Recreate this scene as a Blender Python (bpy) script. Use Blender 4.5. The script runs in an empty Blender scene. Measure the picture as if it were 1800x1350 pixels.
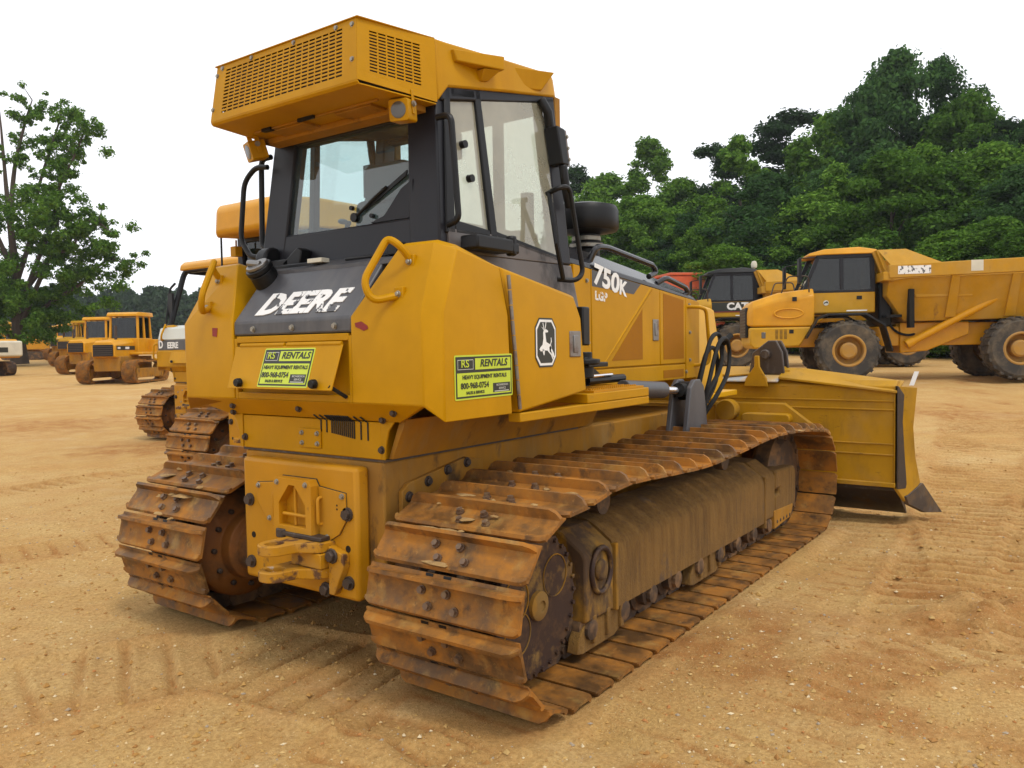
import bpy, bmesh, math, random
import numpy as np
from mathutils import Vector, Matrix
random.seed(7); rng = np.random.default_rng(7)
scn = bpy.context.scene
col = scn.collection

# ------------------------------------------------------------------ camera
FPX = 1410.0
CAM = np.array([-2.57, -3.46, 1.70])
_P, _Y, _R = (math.radians(a) for a in (2.66, 35.8, -0.95))
_fh = np.array([math.cos(_Y), math.sin(_Y), 0.0]); _rt = np.array([math.sin(_Y), -math.cos(_Y), 0.0])
_fw = _fh * math.cos(_P) + np.array([0, 0, -math.sin(_P)]); _up = np.cross(_rt, _fw)
_r2 = _rt * math.cos(_R) + _up * math.sin(_R); _u2 = np.cross(_r2, _fw)
cd = bpy.data.cameras.new('camera'); cam = bpy.data.objects.new('camera', cd); col.objects.link(cam)
cam.matrix_world = Matrix(((_r2[0], _u2[0], -_fw[0], CAM[0]), (_r2[1], _u2[1], -_fw[1], CAM[1]),
                           (_r2[2], _u2[2], -_fw[2], CAM[2]), (0, 0, 0, 1)))
cd.sensor_width = 36.0; cd.lens = FPX / 1800 * 36.0; cd.clip_start = 0.05; cd.clip_end = 3000
scn.camera = cam

# ------------------------------------------------------------------ world, sun, exposure
SUN_EL, SUN_AZ = math.radians(62), math.radians(250)      # azimuth from +x towards +y
w = bpy.data.worlds.new('World'); scn.world = w; w.use_nodes = True
nt = w.node_tree; nt.nodes.clear()
out = nt.nodes.new('ShaderNodeOutputWorld'); bg = nt.nodes.new('ShaderNodeBackground')
sky = nt.nodes.new('ShaderNodeTexSky'); sky.sky_type = 'NISHITA'; sky.sun_disc = False
sky.sun_elevation = SUN_EL; sky.sun_rotation = math.pi / 2 - SUN_AZ
sky.dust_density = 4.0; sky.air_density = 1.0; sky.altitude = 100
tc = nt.nodes.new('ShaderNodeTexCoord')
mp = nt.nodes.new('ShaderNodeMapping'); mp.inputs['Scale'].default_value = (1.2, 1.2, 3.5)
nz = nt.nodes.new('ShaderNodeTexNoise'); nz.inputs['Scale'].default_value = 1.6; nz.inputs['Detail'].default_value = 5
rmp = nt.nodes.new('ShaderNodeValToRGB')
rmp.color_ramp.elements[0].position = 0.30; rmp.color_ramp.elements[0].color = (.86, .86, .86, 1)
rmp.color_ramp.elements[1].position = 0.55; rmp.color_ramp.elements[1].color = (1, 1, 1, 1)
cloud = nt.nodes.new('ShaderNodeRGB'); cloud.outputs[0].default_value = (13.2, 13.4, 13.8, 1)
mx = nt.nodes.new('ShaderNodeMix'); mx.data_type = 'RGBA'
nt.links.new(tc.outputs['Generated'], mp.inputs['Vector']); nt.links.new(mp.outputs[0], nz.inputs['Vector'])
nt.links.new(nz.outputs['Fac'], rmp.inputs['Fac']); nt.links.new(rmp.outputs['Color'], mx.inputs['Factor'])
nt.links.new(sky.outputs[0], mx.inputs['A']); nt.links.new(cloud.outputs[0], mx.inputs['B'])
nt.links.new(mx.outputs['Result'], bg.inputs['Color']); bg.inputs['Strength'].default_value = 0.10
nt.links.new(bg.outputs[0], out.inputs[0])
sl = bpy.data.lights.new('sun', 'SUN'); sun = bpy.data.objects.new('sun', sl); col.objects.link(sun)
sl.energy = 1.5; sl.angle = math.radians(14); sl.color = (1.0, .95, .86)
sun.rotation_euler = Vector((math.cos(SUN_AZ) * math.cos(SUN_EL), math.sin(SUN_AZ) * math.cos(SUN_EL), math.sin(SUN_EL))).to_track_quat('Z', 'Y').to_euler()
sun.location = (0, 0, 30)
scn.view_settings.view_transform = 'Standard'; scn.view_settings.look = 'None'
scn.view_settings.exposure = -0.08; scn.view_settings.gamma = 1.0

# ------------------------------------------------------------------ terrain
def uw(x, y):
    dx, dy = x - CAM[0], y - CAM[1]
    return dx * _fh[0] + dy * _fh[1], dx * _rt[0] + dy * _rt[1]
def xy(u, w_):
    return CAM[0] + _fh[0] * u + _rt[0] * w_, CAM[1] + _fh[1] * u + _rt[1] * w_
def sst(a, b, v):
    t = np.clip((v - a) / (b - a), 0, 1); return t * t * (3 - 2 * t)
def rise(u, w_):
    l = np.interp(u, [14, 26, 38, 70, 110, 150, 220, 400], [0, .15, .42, 1.2, 2.4, 3.6, 4.5, 5])
    r = np.interp(u, [9.5, 16, 23, 50, 80, 220, 400], [0, .22, .58, 1.2, 2.0, 4.5, 5])
    k = sst(-2, 7, w_)
    return l * (1 - k) + r * k
def at(px, u):
    """point on the ground seen in image column px at depth u"""
    w_ = (px - 900) / FPX * u
    x, y = xy(u, w_); return Vector((x, y, float(rise(np.array(u), np.array(w_)))))

# ------------------------------------------------------------------ materials
def nodes_of(name):
    m = bpy.data.materials.new(name); m.use_nodes = True
    t = m.node_tree; return m, t, t.nodes['Principled BSDF']
def coords(t, stretch=(1, 1, 1), per_object=True):
    c = t.nodes.new('ShaderNodeTexCoord'); mp_ = t.nodes.new('ShaderNodeMapping'); mp_.inputs['Scale'].default_value = stretch
    t.links.new(c.outputs['Object'], mp_.inputs['Vector'])
    if per_object:
        oi = t.nodes.new('ShaderNodeObjectInfo'); ml = t.nodes.new('ShaderNodeMath'); ml.operation = 'MULTIPLY'; ml.inputs[1].default_value = 37.0
        cb = t.nodes.new('ShaderNodeCombineXYZ'); t.links.new(oi.outputs['Random'], ml.inputs[0])
        for i in range(3): t.links.new(ml.outputs[0], cb.inputs[i])
        t.links.new(cb.outputs[0], mp_.inputs['Location'])
    return mp_.outputs[0]
def noise(t, vec, scale, detail=6, rough=.6, dist=0):
    n = t.nodes.new('ShaderNodeTexNoise'); n.inputs['Scale'].default_value = scale; n.inputs['Detail'].default_value = detail
    n.inputs['Roughness'].default_value = rough; n.inputs['Distortion'].default_value = dist
    t.links.new(vec, n.inputs['Vector']); return n.outputs['Fac']
def ramp(t, fac, lo, hi):
    r = t.nodes.new('ShaderNodeMapRange'); r.inputs['From Min'].default_value = lo; r.inputs['From Max'].default_value = hi
    t.links.new(fac, r.inputs['Value']); return r.outputs[0]
def mixc(t, fac, a, b):
    m = t.nodes.new('ShaderNodeMix'); m.data_type = 'RGBA'
    if isinstance(fac, (int, float)): m.inputs['Factor'].default_value = fac
    else: t.links.new(fac, m.inputs['Factor'])
    for s, v in (('A', a), ('B', b)):
        if isinstance(v, tuple): m.inputs[s].default_value = (*v[:3], 1)
        else: t.links.new(v, m.inputs[s])
    return m.outputs['Result']
def mulf(t, a, k):
    m = t.nodes.new('ShaderNodeMath'); m.operation = 'MULTIPLY'; t.links.new(a, m.inputs[0])
    if isinstance(k, (int, float)): m.inputs[1].default_value = k
    else: t.links.new(k, m.inputs[1])
    return m.outputs[0]
def addf(t, a, b):
    m = t.nodes.new('ShaderNodeMath'); m.operation = 'ADD'; t.links.new(a, m.inputs[0])
    if isinstance(b, (int, float)): m.inputs[1].default_value = b
    else: t.links.new(b, m.inputs[1])
    return m.outputs[0]
def mat(name, base, rough=.5, metal=0.0, layers=(), bump=None, var=.06, spec=.5, coat=0):
    """base colour + weathering layers (colour, scale, lo, hi, stretch, amount)"""
    m, t, b = nodes_of(name)
    v = coords(t)
    n0 = noise(t, v, 3.0, 4)
    c = mixc(t, ramp(t, n0, .3, .7), tuple(x * (1 - var * 2) for x in base), tuple(min(1, x * (1 + var)) for x in base))
    rg = None
    for L in layers:
        cl, sc, lo, hi = L[:4]; st = L[4] if len(L) > 4 else (1, 1, 1); am = L[5] if len(L) > 5 else 1.0
        f = ramp(t, noise(t, coords(t, st), sc, 8, .65), lo, hi)
        if am != 1: f = mulf(t, f, am)
        c = mixc(t, f, c, cl)
        rg = f if rg is None else rg
    t.links.new(c, b.inputs['Base Color'])
    b.inputs['Metallic'].default_value = metal; b.inputs['Roughness'].default_value = rough
    b.inputs['Specular IOR Level'].default_value = spec; b.inputs['Coat Weight'].default_value = coat
    if rg is not None:
        r2 = t.nodes.new('ShaderNodeMapRange'); r2.inputs['To Min'].default_value = rough; r2.inputs['To Max'].default_value = min(1, rough + .35)
        t.links.new(rg, r2.inputs['Value']); t.links.new(r2.outputs[0], b.inputs['Roughness'])
    if bump:
        bp = t.nodes.new('ShaderNodeBump'); bp.inputs['Strength'].default_value = bump[1]; bp.inputs['Distance'].default_value = bump[2] if len(bump) > 2 else .01
        st = bump[3] if len(bump) > 3 else (1, 1, 1)
        t.links.new(noise(t, coords(t, st), bump[0], 8, .65), bp.inputs['Height']); t.links.new(bp.outputs[0], b.inputs['Normal'])
    return m
YEL = (.475, .232, .001); DUST = (.45, .29, .13); RUST = (.16, .055, .018); DARK = (.03, .024, .02); CLAY = (.36, .20, .085)
M = {}
M['yellow'] = mat('yellow_paint', YEL, .42, layers=[((.50, .27, .04), 1.7, .48, .9, (1, 1, .5), .45), ((.36, .145, .002), 5, .55, .8, (1, 1, .12), .45), ((.30, .16, .03), 18, .66, .74, (.25, 1, 1), .35), ((.20, .08, .01), 60, .74, .78, (1, 1, 1), .6)], bump=(60, .03, .002), spec=.12)
M['yellow_b'] = mat('yellow_bright', (.68, .36, .003), .42, layers=[(DUST, 2, .55, .95, (1, 1, 1), .3)])
M['yellow_worn'] = mat('yellow_paint_worn', (.48, .215, .004), .5, spec=.25, layers=[((.40, .24, .07), 1.6, .45, .9, (1, 1, .6), .45), (DARK, 5, .66, .72, (1, 1, .6), .8), (RUST, 9, .66, .74, (1, 1, 1), .8)], bump=(25, .06, .004))
M['hitch_worn'] = mat('worn_hitch_paint', (.44, .20, .005), .5, spec=.25, layers=[((.36, .22, .08), 4, .42, .7, (1, 1, 1), .6), ((.075, .035, .025), 7, .52, .58, (1, 1, 1), .9), ((.55, .50, .42), 15, .64, .68, (1, 1, 1), .7)], bump=(30, .1, .004))
M['yellow_dirty'] = mat('yellow_paint_dirty', (.44, .19, .005), .6, spec=.25, layers=[((.24, .13, .035), 2.2, .36, .62, (1, 1, .4), .75), (DARK, 4, .57, .68, (1, 1, .5), .8), ((.30, .19, .07), 9, .5, .7, (1, 1, .3), .5)], bump=(18, .12, .006))
M['charcoal'] = mat('charcoal_paint', (.055, .055, .062), .42, layers=[((.20, .19, .18), 2.5, .45, .85, (1, 2.2, .25), .55), ((.10, .10, .105), 14, .5, .75, (1, 1, 1), .4)], bump=(90, .05, .002))
M['cabgrey'] = mat('cab_grey_paint', (.011, .011, .015), .42, spec=.3, layers=[((.05, .044, .042), 2.5, .5, .9, (1, 1, .4), .4)], bump=(120, .05, .001))
M['cabdirty'] = mat('cab_panel_dirty', (.11, .095, .088), .5, layers=[((.03, .03, .035), 3.5, .5, .62, (1, 1, .6), .8), ((.25, .2, .15), 6, .6, .8, (1, 1, .3), .5)])
M['black'] = mat('black_plastic', (.006, .006, .007), .42, spec=.3, layers=[((.04, .032, .025), 3, .58, .95, (1, 1, 1), .35)])
M['gloss_black'] = mat('gloss_black', (.018, .018, .021), .2, layers=[((.12, .10, .08), 4, .58, .95, (1, 1, 1), .4)])
M['rubber'] = mat('black_rubber', (.008, .008, .008), .7, spec=.3, layers=[((.05, .04, .03), 5, .5, .9, (1, 1, 1), .5)])
M['bolt'] = mat('zinc_bolt', (.33, .31, .26), .45, .7, layers=[(RUST, 30, .5, .7, (1, 1, 1), .5)])
M['boltdark'] = mat('dark_bolt', (.07, .05, .04), .6, .4)
M['steel'] = mat('bare_steel', (.26, .25, .24), .4, .85, layers=[(RUST, 8, .5, .75)])
M['chrome'] = mat('chrome_rod', (.75, .75, .78), .12, 1.0, var=.02)
M['track'] = mat('rusty_track_steel', (.125, .058, .016), .52, .25, layers=[((.42, .165, .016), 4.2, .38, .60, (1, 1, 1), .9), ((.42, .26, .07), 6.5, .54, .70, (1, 1, 1), .6), ((.05, .028, .014), 8, .55, .66, (1, 1, 1), .75), ((.20, .10, .03), 22, .45, .7, (1, .25, 1), .5), ((.46, .22, .05), 26, .60, .72, (1, 1, 1), .6)], bump=(40, .22, .004), var=.2)
M['trackbolt'] = mat('track_bolt_steel', (.16, .10, .065), .5, .5, layers=[((.3, .2, .1), 20, .5, .7)])
M['chain'] = mat('track_chain_steel', (.075, .05, .035), .6, .4, layers=[(CLAY, 5, .48, .7)], bump=(20, .2, .005))
M['mud'] = mat('dry_mud', (.165, .082, .014), .95, layers=[((.27, .15, .036), 30, .4, .65, (1, 1, .07), .55), ((.09, .05, .02), 34, .55, .7, (1, 1, .08), .7), ((.07, .052, .045), 2.2, .62, .68, (1, 1, .7), .7), ((.10, .06, .03), 50, .55, .7, (1, 1, 1), .5)], bump=(75, .55, .02, (1, 1, .5)), var=.15)
M['capdirty'] = mat('muddy_frame_cap', (.40, .19, .010), .8, spec=.2, layers=[((.20, .12, .04), 2.4, .40, .56, (1, 1, .6), .95), ((.05, .033, .028), 2.0, .50, .58, (1, 1, .5), .85), ((.60, .55, .42), 5, .66, .70, (1, 1, .3), .7)], bump=(25, .3, .01))
M['mudclod'] = mat('mud_clods', (.34, .20, .07), .95, layers=[((.44, .29, .12), 9, .45, .65), ((.18, .10, .05), 14, .58, .7)], bump=(60, .7, .01))
M['sprocket'] = mat('sprocket_steel', (.050, .028, .022), .6, .4, layers=[((.32, .19, .05), 5, .54, .64, (1, 1, 1), .8), ((.14, .075, .03), 14, .5, .68, (1, 1, 1), .6)], bump=(15, .12, .006))
M['final'] = mat('orange_final_drive', (.22, .075, .006), .65, layers=[((.06, .035, .018), 3, .42, .60), ((.36, .20, .06), 6, .58, .8)], bump=(20, .2, .005))
M['bladesteel'] = mat('worn_blade_steel', (.075, .058, .048), .5, .55, layers=[((.20, .12, .05), 4, .52, .75), ((.16, .14, .13), 8, .55, .7, (1, 1, .4), .7)], bump=(20, .12, .004))
M['bladeyel'] = mat('worn_blade_paint', (.42, .215, .004), .55, spec=.25, layers=[((.42, .27, .12), 1.4, .5, .8, (1, 1, .8), .5), ((.10, .062, .02), 4.5, .60, .78, (1, 1, .25), .7), ((.16, .09, .02), 2.1, .48, .75, (1, 1, .5), .65), ((.05, .03, .015), 26, .62, .7, (1, .3, 1), .5)], bump=(25, .08, .004))
M['blueworn'] = mat('scraped_grey_paint', (.52, .34, .13), .5, layers=[((.30, .34, .38), 5, .45, .6, (1, 1, 1), .9), ((.55, .50, .45), 9, .55, .7)])
M['screen'] = mat('perforated_screen', (.30, .115, .002), .6, spec=.2, layers=[((.36, .145, .003), 160, .45, .6, (1, 1, 1), .9)], bump=(240, .3, .004))
M['lime'] = mat('lime_sticker', (.52, .62, .035), .45, var=.03)
M['ink'] = mat('black_ink', (.022, .024, .018), .5, var=.02)
M['silver'] = mat('pale_silver_ink', (.55, .56, .50), .5, var=.02)
M['white'] = mat('white_paint', (.78, .78, .76), .45, layers=[((.5, .45, .38), 6, .6, .9, (1, 1, 1), .4)])
M['red'] = mat('red_primer', (.24, .018, .014), .6)
M['seat'] = mat('seat_fabric', (.085, .09, .095), .9, bump=(200, .2, .002))
M['interior'] = mat('cab_interior', (.02, .021, .022), .8)
M['tyre'] = mat('tyre_rubber', (.040, .035, .030), .85, layers=[((.20, .15, .09), 3, .42, .75, (1, 1, 1), .75)], bump=(30, .2, .01))
M['rim'] = mat('wheel_rim', (.40, .20, .02), .6, layers=[((.28, .18, .09), 4, .4, .7, (1, 1, 1), .7)])
M['adt_yellow'] = mat('truck_yellow', (.60, .275, .004), .4, spec=.3, layers=[((.50, .30, .10), 2, .5, .9, (1, 1, .6), .3)], coat=.06)
M['adt_tan'] = mat('truck_yellow_dull', (.48, .255, .008), .5, spec=.3, layers=[(DUST, 2, .5, .9, (1, 1, .6), .4)])
M['adt_bed'] = mat('dump_bed_paint', (.47, .235, .008), .55, spec=.25, layers=[((.42, .27, .09), 1.5, .42, .8, (1, 1, .5), .7), ((.14, .07, .03), 3, .62, .72, (1, 1, .3), .7)], bump=(10, .1, .01))
M['orange'] = mat('orange_paint', (.55, .085, .02), .5, layers=[((.40, .12, .05), 2, .5, .8)])
M['container'] = mat('container_paint', (.42, .095, .035), .6, layers=[((.28, .10, .06), 1, .5, .8)])
M['bark'] = mat('bark', (.075, .055, .04), .95, bump=(12, .6, .03, (1, 1, .2)))
M['cream'] = mat('cream_paint', (.62, .58, .46), .45)
M['lens'] = mat('lamp_lens', (.07, .06, .045), .15, spec=.8)
def glass(name, tint, haze, hazecol, rough=.02, refl=1.5):
    m = bpy.data.materials.new(name); m.use_nodes = True; t = m.node_tree; t.nodes.clear()
    o = t.nodes.new('ShaderNodeOutputMaterial'); tr = t.nodes.new('ShaderNodeBsdfTransparent'); tr.inputs[0].default_value = (*tint, 1)
    gl = t.nodes.new('ShaderNodeBsdfGlossy'); gl.inputs['Roughness'].default_value = rough
    fr = t.nodes.new('ShaderNodeFresnel'); fr.inputs['IOR'].default_value = 1.62
    df = t.nodes.new('ShaderNodeBsdfDiffuse'); df.inputs[0].default_value = (*hazecol, 1)
    m1 = t.nodes.new('ShaderNodeMixShader'); m2 = t.nodes.new('ShaderNodeMixShader')
    n = noise(t, coords(t), 2.2, 6, .6)
    f = ramp(t, n, .25, .75); f = mulf(t, f, haze * .5); f = addf(t, f, haze * .75)
    gb0 = t.nodes.new('ShaderNodeNewGeometry'); iv0 = t.nodes.new('ShaderNodeMath'); iv0.operation = 'SUBTRACT'; iv0.inputs[0].default_value = 1.0; t.links.new(gb0.outputs['Backfacing'], iv0.inputs[1]); f = mulf(t, f, iv0.outputs[0])
    t.links.new(f, m1.inputs[0]); t.links.new(tr.outputs[0], m1.inputs[1]); t.links.new(df.outputs[0], m1.inputs[2])
    gb = t.nodes.new('ShaderNodeNewGeometry'); iv = t.nodes.new('ShaderNodeMath'); iv.operation = 'SUBTRACT'; iv.inputs[0].default_value = 1.0; t.links.new(gb.outputs['Backfacing'], iv.inputs[1])
    t.links.new(mulf(t, addf(t, mulf(t, fr.outputs[0], refl), .015), iv.outputs[0]), m2.inputs[0]); t.links.new(m1.outputs[0], m2.inputs[1]); t.links.new(gl.outputs[0], m2.inputs[2])
    t.links.new(m2.outputs[0], o.inputs[0]); return m
M['glass_rear'] = glass('tinted_rear_glass', (.78, .90, .90), .10, (.40, .46, .44))
M['glass_clear'] = glass('clear_cab_glass', (.93, .96, .95), .03, (.5, .5, .45))
M['glass_side'] = glass('side_glass_dust_reflection', (.80, .82, .74), .42, (.58, .55, .41))  # cream diffuse film: dust together with the panes' reflection painted in
M['glass_dark'] = glass('dark_truck_glass', (.20, .26, .25), .02, (.2, .22, .2), .02, .8)
def worn_text(name, fg, bgc, lo, hi, sc=9):
    m, t, b = nodes_of(name)
    f = ramp(t, noise(t, coords(t, (1, 1, .8), False), sc, 5, .6), lo, hi)
    t.links.new(mixc(t, f, fg, bgc), b.inputs['Base Color']); b.inputs['Roughness'].default_value = .5
    return m
M['worn_white'] = worn_text('peeling_white_letters', (.76, .75, .73), (.075, .075, .08), .545, .565, 11)
M['worn_white2'] = worn_text('peeling_small_letters', (.70, .68, .64), YEL, .5, .53, 22)
M['worn_band'] = worn_text('peeling_charcoal_band', (.06, .06, .066), YEL, .60, .62, 6)
def leafmat(name, c1, c2):
    m = bpy.data.materials.new(name); m.use_nodes = True; t = m.node_tree; t.nodes.clear()
    o = t.nodes.new('ShaderNodeOutputMaterial'); g = t.nodes.new('ShaderNodeNewGeometry')
    oi = t.nodes.new('ShaderNodeObjectInfo')
    cb = mixc(t, g.outputs['Random Per Island'], c1, c2)
    cb = mixc(t, mulf(t, oi.outputs['Random'], .75), cb, tuple(x * y for x, y in zip(c1, (.75, .72, .85))))
    d = t.nodes.new('ShaderNodeBsdfDiffuse'); tl = t.nodes.new('ShaderNodeBsdfTranslucent'); mxs = t.nodes.new('ShaderNodeMixShader')
    t.links.new(cb, d.inputs[0]); t.links.new(cb, tl.inputs[0]); mxs.inputs[0].default_value = .35
    t.links.new(d.outputs[0], mxs.inputs[1]); t.links.new(tl.outputs[0], mxs.inputs[2]); t.links.new(mxs.outputs[0], o.inputs[0])
    return m
M['leaf'] = leafmat('leaf_green', (.055, .135, .018), (.215, .380, .055))
M['leaf_dark'] = leafmat('leaf_dark_green', (.042, .100, .030), (.086, .170, .045))
M['leaf_pine'] = leafmat('pine_needles', (.034, .070, .026), (.062, .110, .040))
M['leaf_far'] = leafmat('far_wood_leaves', (.040, .075, .038), (.070, .110, .055))
M['bush'] = leafmat('yellow_bush_leaves', (.30, .28, .02), (.45, .38, .03))
# ------------------------------------------------------------------ mesh helpers
class MB:
    def __init__(s): s.v = []; s.f = []; s.m = []
    def add(s, vs, fs, mi=0):
        o = len(s.v); s.v += [tuple(v) for v in vs]; s.f += [tuple(i + o for i in f) for f in fs]; s.m += [mi] * len(fs); return s
    def hexa(s, b, t, mi=0):      # 4 bottom + 4 top points in the same order
        return s.add(list(b) + list(t), [(3, 2, 1, 0), (4, 5, 6, 7), (0, 1, 5, 4), (1, 2, 6, 5), (2, 3, 7, 6), (3, 0, 4, 7)], mi)
    def b6(s, x0, x1, y0, y1, z0, z1, mi=0):
        return s.hexa([(x0, y0, z0), (x1, y0, z0), (x1, y1, z0), (x0, y1, z0)], [(x0, y0, z1), (x1, y0, z1), (x1, y1, z1), (x0, y1, z1)], mi)
    def prism(s, poly, ax, a, b, mi=0):
        f = {'x': lambda p, q: (q, p[0], p[1]), 'y': lambda p, q: (p[0], q, p[1]), 'z': lambda p, q: (p[0], p[1], q)}[ax]
        n = len(poly); vs = [f(p, a) for p in poly] + [f(p, b) for p in poly]
        return s.add(vs, [tuple(range(n))[::-1], tuple(range(n, 2 * n))] + [(i, (i + 1) % n, n + (i + 1) % n, n + i) for i in range(n)], mi)
    def loft(s, secs, mi=0, caps=True):   # list of equal length closed loops
        n = len(secs[0]); vs = [p for q in secs for p in q]; fs = []
        for k in range(len(secs) - 1):
            for i in range(n): fs.append((k * n + i, k * n + (i + 1) % n, (k + 1) * n + (i + 1) % n, (k + 1) * n + i))
        if caps: fs += [tuple(range(n))[::-1], tuple(range((len(secs) - 1) * n, len(secs) * n))]
        return s.add(vs, fs, mi)
    def ring(s, outer, inner, ax, a, b, mi=0):   # polygon with a hole (same vertex count), extruded
        f = {'x': lambda p, q: (q, p[0], p[1]), 'y': lambda p, q: (p[0], q, p[1]), 'z': lambda p, q: (p[0], p[1], q)}[ax]
        n = len(outer); vs = [f(p, q) for q in (a, b) for L in (outer, inner) for p in L]; fs = []
        for i in range(n):
            j = (i + 1) % n
            fs += [(i, j, n + j, n + i), (2 * n + i, 2 * n + j, 3 * n + j, 3 * n + i), (i, j, 2 * n + j, 2 * n + i), (n + i, n + j, 3 * n + j, 3 * n + i)]
        return s.add(vs, fs, mi)
    def tube(s, pts, r, n=8, mi=0, rr=None):
        P = [Vector(p) for p in pts]; secs = []; ref = None
        for i, p in enumerate(P):
            t = ((P[min(i + 1, len(P) - 1)] - p).normalized() + (p - P[max(i - 1, 0)]).normalized())
            t = t.normalized() if t.length > 1e-6 else Vector((0, 0, 1))
            if ref is None: ref = t.orthogonal().normalized()
            ref = (ref - t * ref.dot(t)).normalized(); bt = t.cross(ref)
            q = rr[i] if rr else r
            secs.append([p + (ref * math.cos(a) + bt * math.sin(a)) * q for a in (2 * math.pi * k / n for k in range(n))])
        return s.loft(secs, mi)
    def cyl(s, p0, p1, r, n=16, mi=0, r1=None):
        return s.tube([p0, p1], r, n, mi, [r, r if r1 is None else r1])
    def lathe(s, prof, o, ax, n=24, mi=0, caps=True):      # prof: (radius, height along axis)
        secs = []
        ex = {'x': (Vector((0, 1, 0)), Vector((0, 0, 1)), Vector((1, 0, 0))), 'y': (Vector((0, 0, 1)), Vector((1, 0, 0)), Vector((0, 1, 0))), 'z': (Vector((1, 0, 0)), Vector((0, 1, 0)), Vector((0, 0, 1)))}[ax]
        for r, h in prof:
            secs.append([Vector(o) + (ex[0] * math.cos(a) + ex[1] * math.sin(a)) * max(r, 1e-4) + ex[2] * h for a in (2 * math.pi * k / n for k in range(n))])
        return s.loft(secs, mi, caps)
    def bolt(s, p, ax, r=.012, h=.012, mi=1):
        d = {'x': Vector((1, 0, 0)), 'y': Vector((0, 1, 0)), 'z': Vector((0, 0, 1))}[ax[-1]] * (-1 if ax[0] == '-' else 1)
        p = Vector(p); s.cyl(p - d * .002, p + d * h * .35, r * 1.35, 10, mi); return s.cyl(p + d * h * .3, p + d * h, r, 6, mi)
    def join(s, o, Mx=None):
        k = len(s.v); s.v += [tuple(Mx @ Vector(v)) if Mx else v for v in o.v]; s.f += [tuple(i + k for i in f) for f in o.f]; s.m += o.m; return s
    def mesh(s, name, mats, ang=32):
        me = bpy.data.meshes.new(name); me.from_pydata(s.v, [], s.f)
        bm = bmesh.new(); bm.from_mesh(me); bmesh.ops.recalc_face_normals(bm, faces=bm.faces); bm.to_mesh(me); bm.free()
        me.polygons.foreach_set('material_index', s.m); me.polygons.foreach_set('use_smooth', [True] * len(s.f))
        me.set_sharp_from_angle(angle=math.radians(ang))
        for m_ in (mats if isinstance(mats, (list, tuple)) else [mats]): me.materials.append(M[m_])
        return me
    def build(s, name, mats, parent=None, bevel=0, ang=32, seg=2):
        o = bpy.data.objects.new(name, s.mesh(name, mats, ang)); col.objects.link(o)
        if parent is not None: o.parent = parent
        if bevel:
            b = o.modifiers.new('bevel', 'BEVEL'); b.width = bevel; b.segments = seg; b.limit_method = 'ANGLE'; b.angle_limit = math.radians(38)
        return o
def empty(name, loc=(0, 0, 0), rz=0, label=None, cat=None, group=None):
    o = bpy.data.objects.new(name, None); col.objects.link(o); o.location = loc; o.rotation_euler = (0, 0, rz); o.empty_display_size = .3
    if label: o['label'] = label
    if cat: o['category'] = cat
    if group: o['group'] = group
    return o
def tag(o, label, cat, group=None):
    o['label'] = label; o['category'] = cat
    if group: o['group'] = group
    return o
def copy_tree(o, parent=None, skip=()):
    c = o.copy(); col.objects.link(c); c.parent = parent
    for ch in list(o.children):
        if ch.name.split('.')[0] in skip: continue
        copy_tree(ch, c, skip)
    return c
def frame(o, xd, yd):
    x = Vector(xd).normalized(); z = x.cross(Vector(yd)).normalized(); y = z.cross(x)
    return Matrix(((x.x, y.x, z.x, o[0]), (x.y, y.y, z.y, o[1]), (x.z, y.z, z.z, o[2]), (0, 0, 0, 1)))
_tc = {}
def text(body, size, m, parent, Mx, shear=0, bold=0, sx=1, name='lettering', align='CENTER', extr=.0012, space=1.0):
    cu = bpy.data.curves.new('t', 'FONT'); cu.body = body; cu.size = size; cu.shear = shear; cu.offset = bold; cu.extrude = extr
    cu.align_x = align; cu.align_y = 'CENTER'; cu.resolution_u = 3; cu.space_character = space
    ob = bpy.data.objects.new('t', cu); me = bpy.data.meshes.new_from_object(ob)
    me.transform(Mx @ Matrix.Diagonal((sx, 1, 1, 1))); me.materials.clear(); me.materials.append(M[m])
    me.name = name
    bpy.data.objects.remove(ob); bpy.data.curves.remove(cu)
    o = bpy.data.objects.new(name, me); col.objects.link(o); o.parent = parent; return o
def arc(c, r, a0, a1, n):
    return [(c[0] + r * math.cos(math.radians(a0 + (a1 - a0) * k / n)), c[1] + r * math.sin(math.radians(a0 + (a1 - a0) * k / n))) for k in range(n + 1)]
def rrect(x0, x1, y0, y1, r, n=4):
    return arc((x1 - r, y0 + r), r, -90, 0, n) + arc((x1 - r, y1 - r), r, 0, 90, n) + arc((x0 + r, y1 - r), r, 90, 180, n) + arc((x0 + r, y0 + r), r, 180, 270, n)
def flip(pts): return [(x, -y, z) for x, y, z in pts]
def bend(pts, r=.05, n=5):
    """round the corners of a 3-D polyline"""
    P = [Vector(p) for p in pts]; o = [P[0]]
    for i in range(1, len(P) - 1):
        a, b, c = P[i - 1], P[i], P[i + 1]; d0 = (a - b); d1 = (c - b); k = min(r, d0.length * .48, d1.length * .48)
        p0 = b + d0.normalized() * k; p1 = b + d1.normalized() * k
        for j in range(n + 1):
            t = j / n; o.append(p0 * (1 - t) ** 2 + b * 2 * t * (1 - t) + p1 * t * t)
    return o + [P[-1]]
def catmull(pts, n=8):
    P = [Vector(p) for p in pts]; P = [P[0] * 2 - P[1]] + P + [P[-1] * 2 - P[-2]]; o = []
    for i in range(1, len(P) - 2):
        for j in range(n):
            t = j / n; a, b, c, d = P[i - 1:i + 3]
            o.append(.5 * ((2 * b) + (c - a) * t + (2 * a - 5 * b + 4 * c - d) * t * t + (3 * b - a - 3 * c + d) * t ** 3))
    return o + [P[-2]]
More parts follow.
